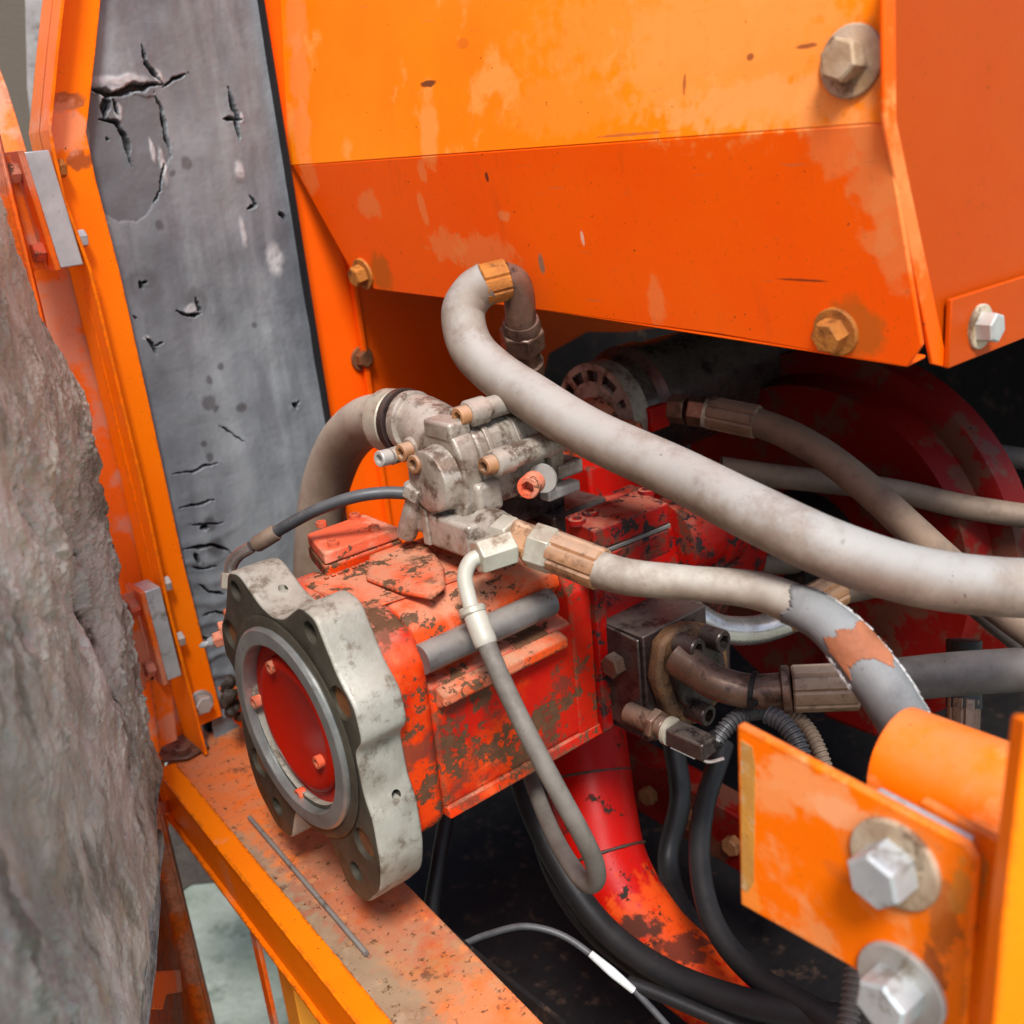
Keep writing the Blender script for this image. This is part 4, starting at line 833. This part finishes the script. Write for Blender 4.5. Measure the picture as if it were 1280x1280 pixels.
# exposed layers: slightly larger partial sleeves with ragged ends
def sleeve(i0, i1, grow, mat, name, a0=0., a1=2 * math.pi, rag=.10, seed=1):
    P = smooth(hpts, 14); rr = np.interp(np.linspace(0, len(rads) - 1, len(P)), range(len(rads)), rads); seg = 140; rows = []
    u_ = None; us = []
    for i in range(len(P)):
        t_ = (P[min(i + 1, len(P) - 1)] - P[max(i - 1, 0)]).normalized()
        side = t_.cross(V(fwd)).normalized(); us.append((side, -(V(fwd) - t_ * t_.dot(V(fwd))).normalized()))
    n = 40; rnd = np.random.RandomState(seed); xs_ = np.linspace(0, 1, seg + 1); ja = fbm(xs_ * 3.5, xs_ * 0 + seed, 1, 5, .7, seed) * 1.6 - .3; jb = fbm(xs_ * 3.5, xs_ * 0 + seed, 1, 5, .7, seed + 7) * 1.6 - .3; vs = []; fs = []
    for k in range(seg + 1):
        ang = a0 + (a1 - a0) * k / seg
        s0 = i0 + (ja[k] - .5) * rag * 14 + 1.5 * math.sin(ang * 3 + seed); s1 = i1 + (jb[k] - .5) * rag * 14 + 2.5 * math.sin(ang * 2 + 1)
        for j_ in range(n + 1):
            s = s0 + (s1 - s0) * j_ / n; i = int(min(max(s, 0), len(P) - 2)); f_ = min(max(s - i, 0), 1)
            c_ = P[i].lerp(P[i + 1], f_); a_, b_ = us[i]; r_ = rr[i] + grow
            vs.append(c_ + (a_ * math.cos(ang) + b_ * math.sin(ang)) * r_)
    for k in range(seg):
        for j_ in range(n): fs.append((k * (n + 1) + j_, (k + 1) * (n + 1) + j_, (k + 1) * (n + 1) + j_ + 1, k * (n + 1) + j_ + 1))
    o_ = MB().add(vs, fs).build(name, mat, tX, ang=80); q_ = o_.modifiers.new('s', 'SOLIDIFY'); q_.thickness = .0012; return o_
N1 = len(smooth(hpts, 14))
sleeve(60, 138, .0010, M_scuff, 'scuffed_layer', .1, 3.2, .5, 2)
sleeve(84, 98, .0020, M_tornrubber, 'exposed_braid', .35, 2.6, .55, 5)
b = MB(); P = smooth(hpts, 14); SG = -1
for i in range(62, 128):
    t_ = (P[i + 1] - P[i - 1]).normalized(); sd2 = t_.cross(V(fwd)).normalized(); rr_ = float(np.interp(i / 14, range(len(rads)), rads)) + .0012
    for sgn in (-1, 1):
        if sgn == SG and not 84 < i < 100: continue
        for _ in range(3):
            a_ = random.uniform(-.15, .25); c_ = P[i] + sd2 * sgn * rr_ * math.cos(a_) - V(fwd) * rr_ * math.sin(a_) + t_ * random.uniform(-.002, .002)
            b.lathe(c_, t_ + sd2 * random.uniform(-.3, .3), [(0, .0003), (.002, random.uniform(.0004, .0011)), (.006, .0003)], 6)
FR = b
b.build('frayed_edge', M_white, tX, kind='stuff')

# big pale hose with steel elbow
tB = thing('large_pale_hose', 'largest pale dusty hose sweeping from the top elbow to the right edge', 'hose', tuple(far(700, 545, 1.2)))
MB().tube([far(612, 352, 1.262), far(592, 366, 1.268), far(579, 392, 1.27), far(588, 432, 1.265), far(617, 464, 1.25), far(665, 497, 1.22), far(740, 543, 1.18), far(840, 589, 1.11), far(940, 640, 1.03), far(1040, 687, .99), far(1140, 719, .99), far(1240, 733, 1.0), far(1360, 737, 1.01)],
          [.0245, .0250, .0255, .0260, .0265, .0270, .0270, .0270, .0275, .0275, .0275, .0275, .0275], 44, 14).build('hose_tube', M_hose, tB)
crimp(far(602, 357, 1.262), far(634, 349, 1.268), .0240, tB, M_boltrust, 'crimp_ferrule', 9)
MB().tube([far(628, 350, 1.268), far(642, 354, 1.272), far(649, 372, 1.28), far(651, 412, 1.30)], [.0215, .0195, .0185, .0185], 28, 8).build('elbow_tube', M_rustbrown, tB)
eA, eB = far(651, 400, 1.295), far(655, 450, 1.34); ed = (eB - eA).normalized()
MB().lathe(eA, ed, [(0, .0215), (.006, .0235), (.014, .0235), (.015, .020)], 28).build('elbow_collar', M_rustbrown, tB)
MB().hexa(eA + ed * .013, eA + ed * .042, .048).build('elbow_nut', M_rustbrown, tB, .001)
MB().lathe(eA + ed * .042, ed, [(0, .020), (.02, .020), (.021, .024), (.09, .024)], 28).build('elbow_stub', M_rustbrown, tB)

# thin hanging tube and hose
tK = thing('thin_hanging_hose', 'thin grey hose on a pale bent tube looping down in front of the pump', 'hose', tuple(far(740, 1100, 1.1)))
MB().tube([far(603, 694, 1.152), far(588, 702, 1.15), far(581, 722, 1.148), far(586, 748, 1.145), far(592, 768, 1.14)], .0085, 20, 8).build('bent_tube', M_tubepaint, tK)
MB().lathe(far(589, 758, 1.14), far(593, 772, 1.138) - far(589, 758, 1.14), [(0, .0125), (.002, .0145), (.007, .0145), (.009, .0125)], 24).build('tube_collar', M_nut, tK)
MB().lathe(far(593, 766, 1.138), far(608, 806, 1.13) - far(593, 766, 1.138), [(0, .0115), (.004, .0125), (.030, .0125), (.034, .0122), (.036, .0112)], 24).build('sleeve', M_tubepaint, tK)
MB().tube([far(606, 800, 1.13), far(630, 856, 1.12), far(662, 922, 1.11), (far(698, 990, 1.11)), far(728, 1045, 1.12), far(743, 1078, 1.14), far(745, 1100, 1.165), far(733, 1104, 1.19), far(714, 1082, 1.23), far(690, 1040, 1.30), far(668, 985, 1.38), far(650, 930, 1.45)],
          .0102, 22, 12).build('hose_tube', M_thin, tK)

# thin black pilot hose at the left
tJ = thing('thin_black_hose', 'thin black hose arching from the gear pump to the back of the flange', 'hose', tuple(far(400, 640, 1.3)))
MB().tube([far(516, 617, 1.25), far(480, 616, 1.25), far(440, 622, 1.25), far(395, 638, 1.26), far(362, 655, 1.27), far(342, 667, 1.28)], .0072, 20, 12).build('hose_tube', M_blackthin, tJ)
MB().lathe(far(346, 665, 1.277), far(312, 686, 1.29) - far(346, 665, 1.277), [(0, .0085), (.003, .0100), (.030, .0100), (.0335, .0085)], 20).build('crimp_ferrule', M_hosebrown, tJ)
MB().tube([far(314, 684, 1.29), far(298, 694, 1.295), far(289, 708, 1.30), far(288, 726, 1.30)], .0075, 18, 8).build('steel_tail', M_steel, tJ)
MB().hexa(far(288, 716, 1.30), far(287, 736, 1.30), .020).build('tail_nut', M_nut, tJ, .0005)

# right hand hoses
tR = thing('upper_brown_hose', 'brown dusty hose with rusty crimp fitting below the hood, going down right', 'hose', tuple(far(1000, 555, 1.4)))
MB().hexa(far(838, 510, 1.50), far(858, 512, 1.49), .036).build('port_nut', M_rustbrown, tR, .0008)
MB().hexa(far(862, 513, 1.485), far(884, 516, 1.475), .036, .1).build('swivel_nut', M_rustbrown, tR, .0008)
MB().lathe(far(880, 515, 1.475), far(895, 518, 1.47) - far(880, 515, 1.475), [(0, .020), (.012, .021), (.014, .018)], 24).build('collar', M_nut, tR)
crimp(far(888, 516, 1.472), far(948, 528, 1.44), .0225, tR, M_crimpdull)
MB().tube([far(942, 526, 1.443), far(985, 543, 1.41), far(1035, 572, 1.37), far(1085, 612, 1.33), far(1135, 658, 1.29), far(1180, 700, 1.25), far(1235, 748, 1.21), far(1320, 810, 1.17)], [.0190, .0195, .0195, .0195, .0195, .0195, .0195, .0195], 30, 12).build('hose_tube', M_hosebrown, tR)
fr = lambda nm, lab, pts, r_, mat, cat='hose', rip=None: tag(MB().tube([far(*p) for p in pts], r_, 22, 12, rip).build(nm, mat), lab, cat)
fr('middle_brown_hose', 'slim brown hose passing behind the large pale hose to the right edge', [(900, 585, 1.50), (960, 594, 1.50), (1050, 604, 1.50), (1130, 616, 1.49), (1210, 634, 1.47), (1330, 652, 1.44)], .0165, M_hosebrown)
fr('lower_brown_hose', 'dark brown hose under the slim brown one at the right edge', [(1120, 650, 1.56), (1190, 663, 1.55), (1250, 674, 1.54), (1340, 678, 1.53)], .0215, M_hosegrey)
fr('dark_side_hose', 'dim brown hose end poking out below the large pale hose at right edge', [(1180, 715, 1.30), (1240, 768, 1.28), (1330, 840, 1.26)], .018, M_hosegrey)
tC = thing('shiny_elbow_hose', 'hose with a shiny steel elbow half hidden under the worn hose', 'hose', tuple(far(950, 780, 1.4)))
MB().tube([far(845, 752, 1.37), far(872, 772, 1.375), far(900, 786, 1.385), far(940, 788, 1.40), far(975, 779, 1.41), far(995, 770, 1.42)], .0185, 28, 10).build('elbow_tube', M_steel, tC)
MB().lathe(far(968, 776, 1.41), far(982, 770, 1.41) - far(968, 776, 1.41), [(0, .018), (.002, .020), (.006, .020), (.008, .018)], 28).build('bead', M_steel, tC)
crimp(far(978, 772, 1.41), far(1050, 735, 1.43), .0235, tC, M_crimp)
MB().tube([far(1045, 737, 1.43), far(1090, 728, 1.44), far(1160, 715, 1.46)], .021, 28, 8).build('hose_tube', M_hosebrown, tC)
tE = thing('lower_steel_elbow_hose', 'thick grey hose on a rusty steel elbow clamped to the dark port block', 'hose', tuple(far(960, 860, 1.3)))
MB().tube([far(848, 822, 1.27), far(870, 838, 1.255), far(900, 855, 1.24), far(940, 864, 1.23), far(985, 862, 1.22)], [.022, .0205, .0200, .0195, .0195], 30, 10).build('elbow_tube', M_rustbrown, tE)
MB().lathe(far(976, 862, 1.222), far(996, 861, 1.218) - far(976, 862, 1.222), [(0, .022), (.002, .0265), (.009, .0265), (.011, .024)], 30).build('collar', M_rustbrown, tE)
crimp(far(990, 861, 1.218), far(1072, 858, 1.205), .0265, tE, M_crimpdull, ribs=9)
MB().tube([far(1065, 856, 1.206), far(1120, 850, 1.20), far(1200, 842, 1.19), far(1330, 834, 1.18)], .0240, 32, 10).build('hose_tube', M_hosegrey, tE)
o = MB().lathe(far(938, 863, 1.2305), far(944, 864, 1.2285) - far(938, 863, 1.2305), [(0, .0205), (.0005, .0222), (.0055, .0222), (.006, .0205)], 28); o.box(far(941, 879, 1.205), (.008, .008, .006)); o = o.build('cable_tie', M_black); tag(o, 'black cable tie round the rusty steel elbow', 'cable tie')
tN = thing('hanging_stub_hose', 'dark hose with a rusty crimp hanging down above the orange tube', 'hose', tuple(far(1205, 930, 1.35)))
MB().tube([far(1205, 800, 1.36), far(1205, 850, 1.36), far(1205, 885, 1.355)], .021, 24, 6).build('hose_tube', M_black, tN); crimp(far(1205, 872, 1.355), far(1203, 925, 1.35), .020, tN, M_rustbrown)
fr('curved_conduit', 'ribbed black conduit curving up from the sensor connector', [(896, 925, 1.235), (912, 905, 1.24), (930, 893, 1.25), (950, 889, 1.27), (985, 889, 1.30)], .0092, M_conduit, 'conduit', (.0052, .0009))
fr('corner_conduit', 'ribbed black conduit emerging behind the orange bracket plate', [(960, 893, 1.20), (978, 903, 1.19), (993, 922, 1.18), (1004, 950, 1.17), (1012, 990, 1.16)], .0100, M_conduit, 'conduit', (.0055, .001))
fr('brown_conduit', 'thin ribbed brown conduit beside the black one above the bracket plate', [(975, 885, 1.24), (1005, 905, 1.23), (1025, 940, 1.21), (1040, 990, 1.20)], .0080, M_hosebrown, 'conduit', (.0050, .0006))
fr('lower_conduit', 'ribbed grey conduit between the bracket plate and its lower bolt', [(1070, 1205, .98), (1066, 1235, .97), (1058, 1300, .95)], .0085, M_thin, 'conduit', (.0055, .001))
# bottom cables
fr('thick_black_cable', 'thickest black cable sweeping along the bottom under the red duct', [(640, 940, 1.50), (664, 1010, 1.46), (700, 1085, 1.42), (755, 1160, 1.37), (830, 1215, 1.31), (920, 1250, 1.25), (1010, 1268, 1.20), (1120, 1285, 1.15)], .0165, M_black, 'cable')
fr('second_black_cable', 'black cable just inside the thickest cable at the bottom', [(668, 990, 1.52), (676, 1050, 1.48), (705, 1120, 1.44), (760, 1185, 1.40), (850, 1240, 1.34), (960, 1285, 1.28)], .0115, M_black, 'cable')
fr('side_black_cable', 'black cable dropping from the dark bay to the bottom right', [(905, 930, 1.50), (880, 1010, 1.44), (875, 1085, 1.38), (895, 1160, 1.32), (945, 1220, 1.26), (1010, 1258, 1.20), (1060, 1290, 1.16)], .0140, M_black, 'cable')
tQ = thing('spliced_black_wire', 'thin black wire with a pale bare splice at the bottom centre', 'wire', tuple(far(690, 1165, 1.3)))
MB().tube([far(580, 1180, 1.34), far(610, 1168, 1.33), (far(655, 1158, 1.32)), far(700, 1168, 1.31), far(740, 1194, 1.30), far(790, 1235, 1.29), far(850, 1300, 1.28)], .0042, 12, 10).build('wire', M_conduit, tQ)
MB().tube([far(738, 1192, 1.295), far(765, 1215, 1.285), far(792, 1238, 1.282)], [.0044, .0058, .0044], 12, 8).build('splice', M_white, tQ)
MB().tube([far(785, 1228, 1.30), far(830, 1245, 1.28), far(900, 1275, 1.25), far(960, 1300, 1.23)], .0085, 14, 8).build('branch', M_black, tQ)

tXm = thing('crossmember', 'dim dark red frame beam crossing the bay behind the bracket plate', 'beam', tuple(far(850, 1010, 1.7)))
q0_, q1_ = far(770, 950, 1.80), far(1010, 1090, 1.60); cd2 = (q1_ - q0_).normalized(); side2 = cd2.cross(EZ).normalized()
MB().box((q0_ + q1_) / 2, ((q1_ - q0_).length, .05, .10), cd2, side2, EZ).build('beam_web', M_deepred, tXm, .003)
for i_ in range(3): fit('bolt_head', 'hex', q0_.lerp(q1_, .25 + .22 * i_) + side2 * (-.025 if side2.dot(V(fwd)) > 0 else .025), side2 * (-1 if side2.dot(V(fwd)) > 0 else 1), .026, M_rust, tXm)
fr('inner_bay_hose', 'dim brown hose running from the pump rear into the dark at right', [(900, 700, 1.58), (980, 705, 1.60), (1060, 690, 1.62), (1180, 660, 1.64), (1330, 640, 1.6)], .015, M_hosebrown)
fr('dim_bay_hose', 'dim black hose looping in the bay left of the red duct', [(560, 1010, 1.55), (548, 1080, 1.52), (540, 1150, 1.50), (560, 1220, 1.48), (600, 1300, 1.45)], .011, M_black)
fr('rear_bay_hose', 'dark hose hanging behind the sensor into the black bay', [(842, 930, 1.62), (850, 1000, 1.60), (835, 1080, 1.58), (860, 1150, 1.5), (930, 1210, 1.42)], .016, M_black)
fr('upper_bay_hose', 'dark hose crossing the bay above the brown hoses', [(930, 455, 1.75), (1000, 500, 1.70), (1100, 520, 1.68), (1200, 560, 1.66), (1330, 580, 1.6)], .016, M_hosegrey)
# ------------------------------------------------------------------ red duct
tO = thing('red_duct', 'curved red painted pipe below the pump with flaking paint and black seams', 'pipe', tuple(far(870, 1220, 1.5)))
MB().tube([far(712, 840, 1.60), far(728, 925, 1.58), far(742, 1010, 1.55), far(762, 1090, 1.52), far(812, 1170, 1.48), far(890, 1240, 1.42), far(985, 1320, 1.36)], [.066, .064, .060, .058, .055, .05, .05], 48, 14).build('pipe_wall', M_duct, tO)
P = smooth([far(728, 925, 1.58), far(742, 1010, 1.55), far(762, 1090, 1.52), far(812, 1170, 1.48)], 10)
for i in (5, 17): MB().lathe(P[i], P[i + 1] - P[i], [(0, .0605), (.001, .0622), (.003, .0622), (.004, .0605)], 48).build('weld_seam', M_grime, tO, rough=.002)
# engine housing far right
tZ = thing('flywheel_housing', 'large round dark red housing in the shadow behind the hoses', 'housing', (.95, .1, -.3))
hc = on(1010, 690, 'X', .86)
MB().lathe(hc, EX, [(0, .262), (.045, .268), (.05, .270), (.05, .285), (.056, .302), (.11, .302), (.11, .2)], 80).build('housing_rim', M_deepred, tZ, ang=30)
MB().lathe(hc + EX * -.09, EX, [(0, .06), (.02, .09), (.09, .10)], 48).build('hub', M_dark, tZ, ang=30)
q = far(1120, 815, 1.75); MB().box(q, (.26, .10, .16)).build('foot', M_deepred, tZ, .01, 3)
q = far(1150, 780, 1.62); o = MB().box(q, (.05, .05, .20)).build('dark_strut', M_dark); tag(o, 'dark strut in the shadow under the large pale hose at right', 'strut')

# starter / alternator style casting
tA = thing('starter_motor', 'brown cast motor with slotted pale end cover behind the large hose', 'motor', tuple(far(760, 520, 1.55)))
ac = far(748, 520, 1.58)
MB().lathe(ac, EX, [(0, .070), (.004, .076), (.05, .078), (.06, .09), (.09, .09), (.10, .085), (.42, .085)], 56).build('motor_barrel', M_darkmetal, tA, ang=30)
seg = 72; b = MB(); o_ = ac - EX * .006; u_, w_ = EY, EZ
def rp(r_, a_, dx): return o_ + EX * dx + u_ * (math.cos(a_) * r_) + w_ * (math.sin(a_) * r_)
slots = [(R(s), R(e)) for s, e in ((28, 40), (48, 70), (78, 102), (112, 134), (150, 162), (190, 215), (240, 262))]
for i in range(seg):
    a_, c_ = 2 * math.pi * i / seg, 2 * math.pi * (i + 1) / seg; mid_ = (a_ + c_) / 2
    hole = any(s < mid_ < e for s, e in slots)
    for r0_, r1_, h_ in ((.02, .052, False), (.052, .068, hole), (.068, .078, False)):
        if h_:
            b.add([rp(r0_, a_, 0), rp(r0_, c_, 0), rp(r0_, c_, .02), rp(r0_, a_, .02), rp(r1_, a_, 0), rp(r1_, c_, 0), rp(r1_, c_, .02), rp(r1_, a_, .02)], [(0, 1, 2, 3), (4, 7, 6, 5)]); continue
        b.add([rp(r0_, a_, 0), rp(r1_, a_, 0), rp(r1_, c_, 0), rp(r0_, c_, 0)], [(3, 2, 1, 0)])
    b.add([rp(.078, a_, 0), rp(.078, c_, 0), rp(.078, c_, .03), rp(.078, a_, .03)], [(0, 1, 2, 3)])
b.build('slotted_cover', M_alu, tA, ang=30)
MB().lathe(ac - EX * .035 + V((0, -.005, -.02)), EX, [(0, .040), (.006, .048), (.03, .050)], 40).build('nose_plate', M_pump_top, tA, ang=40)
MB().box(ac + V((.045, -.070, .0)), (.05, .03, .035)).build('terminal_box', M_redblock, tA, .002)
MB().prism([ac + V((.02, y, z)) for y, z in ((-.04, -.03), (-.095, -.06), (-.10, -.09), (-.02, -.09))], (.02, 0, 0)).build('mounting_ear', M_pump_top, tA, .004, 3)
MB().box(far(742, 555, 1.50), (.12, .09, .05)).build('saddle_casting', M_pump_top, tA, .012, 3)

# ================================================================== FOREGROUND BRACKET
tF = thing('foreground_bracket', 'near orange bracket plate with two large zinc bolts, lower right', 'bracket', tuple(far(1060, 1150, .8)))
BX = far(1130, 1080, .76).x
pls = [on(x, y, 'X', BX) for x, y in ((921, 906), (1206, 1056), (1219, 1078), (1200, 1340), (1180, 1290), (1060, 1207), (925, 1131))]
MB().prism(pls, (.009, 0, 0)).build('plate', M_bracket, tF, .0022, 3)
M_weld = metal('worn_yellow_primer', (.62, .28, .04), (.42, .20, .05), dirt=(.50, .42, .28), dirt_at=.5, rough=.6, metallic=0, grain=200, bumpy=.8)
MB().prism([on(x, y, 'X', BX - .0006) for x, y in ((926, 925), (940, 934), (944, 960), (942, 1105), (934, 1116), (927, 1110))], (.0006, 0, 0)).build('bare_strip', M_weld, tF)
for x, y, dd_, sp in ((1120, 1078, .069, .2), (1128, 1232, .070, .9)):
    p = on(x, y, 'X', BX); wa = fit('washer', 'washer', p, (-1, 0, 0), dd_, M_boltpale if y < 1100 else M_zincdull, tF, .7)
    p = p - EX * .0035; fit('bolt_head', 'hex', p, (-1, 0, 0), .037, M_zinc, wa, 1.15, sp)
MB().prism([on(x, y, 'X', BX + .012) for x, y in ((1095, 988), (1212, 1050), (1210, 1075), (1095, 1010))], (.006, 0, 0)).build('spacer_plate', M_zinc, tF, .001)
# round tube behind it
tY = thing('round_tube', 'pale orange round tube end behind the bracket plate, lower right', 'tube', tuple(far(1180, 980, .85)))
ca = far(1122, 950, .93); 
rt = .047; c1 = ca + V((0, -.52, 0)); b = MB().lathe(ca, -EY, [(0, rt - .004), (0, rt - .001), (.001, rt), (.5, rt)], 64); b.build('tube_wall', M_bracket, tY, ang=40)
o = MB().prism([on(x, y, 'X', BX + .022) for x, y in ((1150, 1000), (1290, 1075), (1290, 1400), (1150, 1400))], (.008, 0, 0)).build('backing_plate', M_bracket, None, .002); tag(o, 'orange backing plate behind the bolted bracket at lower right', 'plate')
tM = thing('right_post', 'blurred bright orange upright at the lower right edge', 'post', tuple(far(1270, 1200, .62)))
q = [far(x, y, .64) for x, y in ((1283, 900), (1276, 960), (1254, 1150), (1238, 1330), (1420, 1330), (1420, 900))]
MB().prism(q, V(fwd) * .02).build('upright', M_post, tM, .002)

for o in list(bpy.data.objects):
    if '_o' in o: del o['_o']
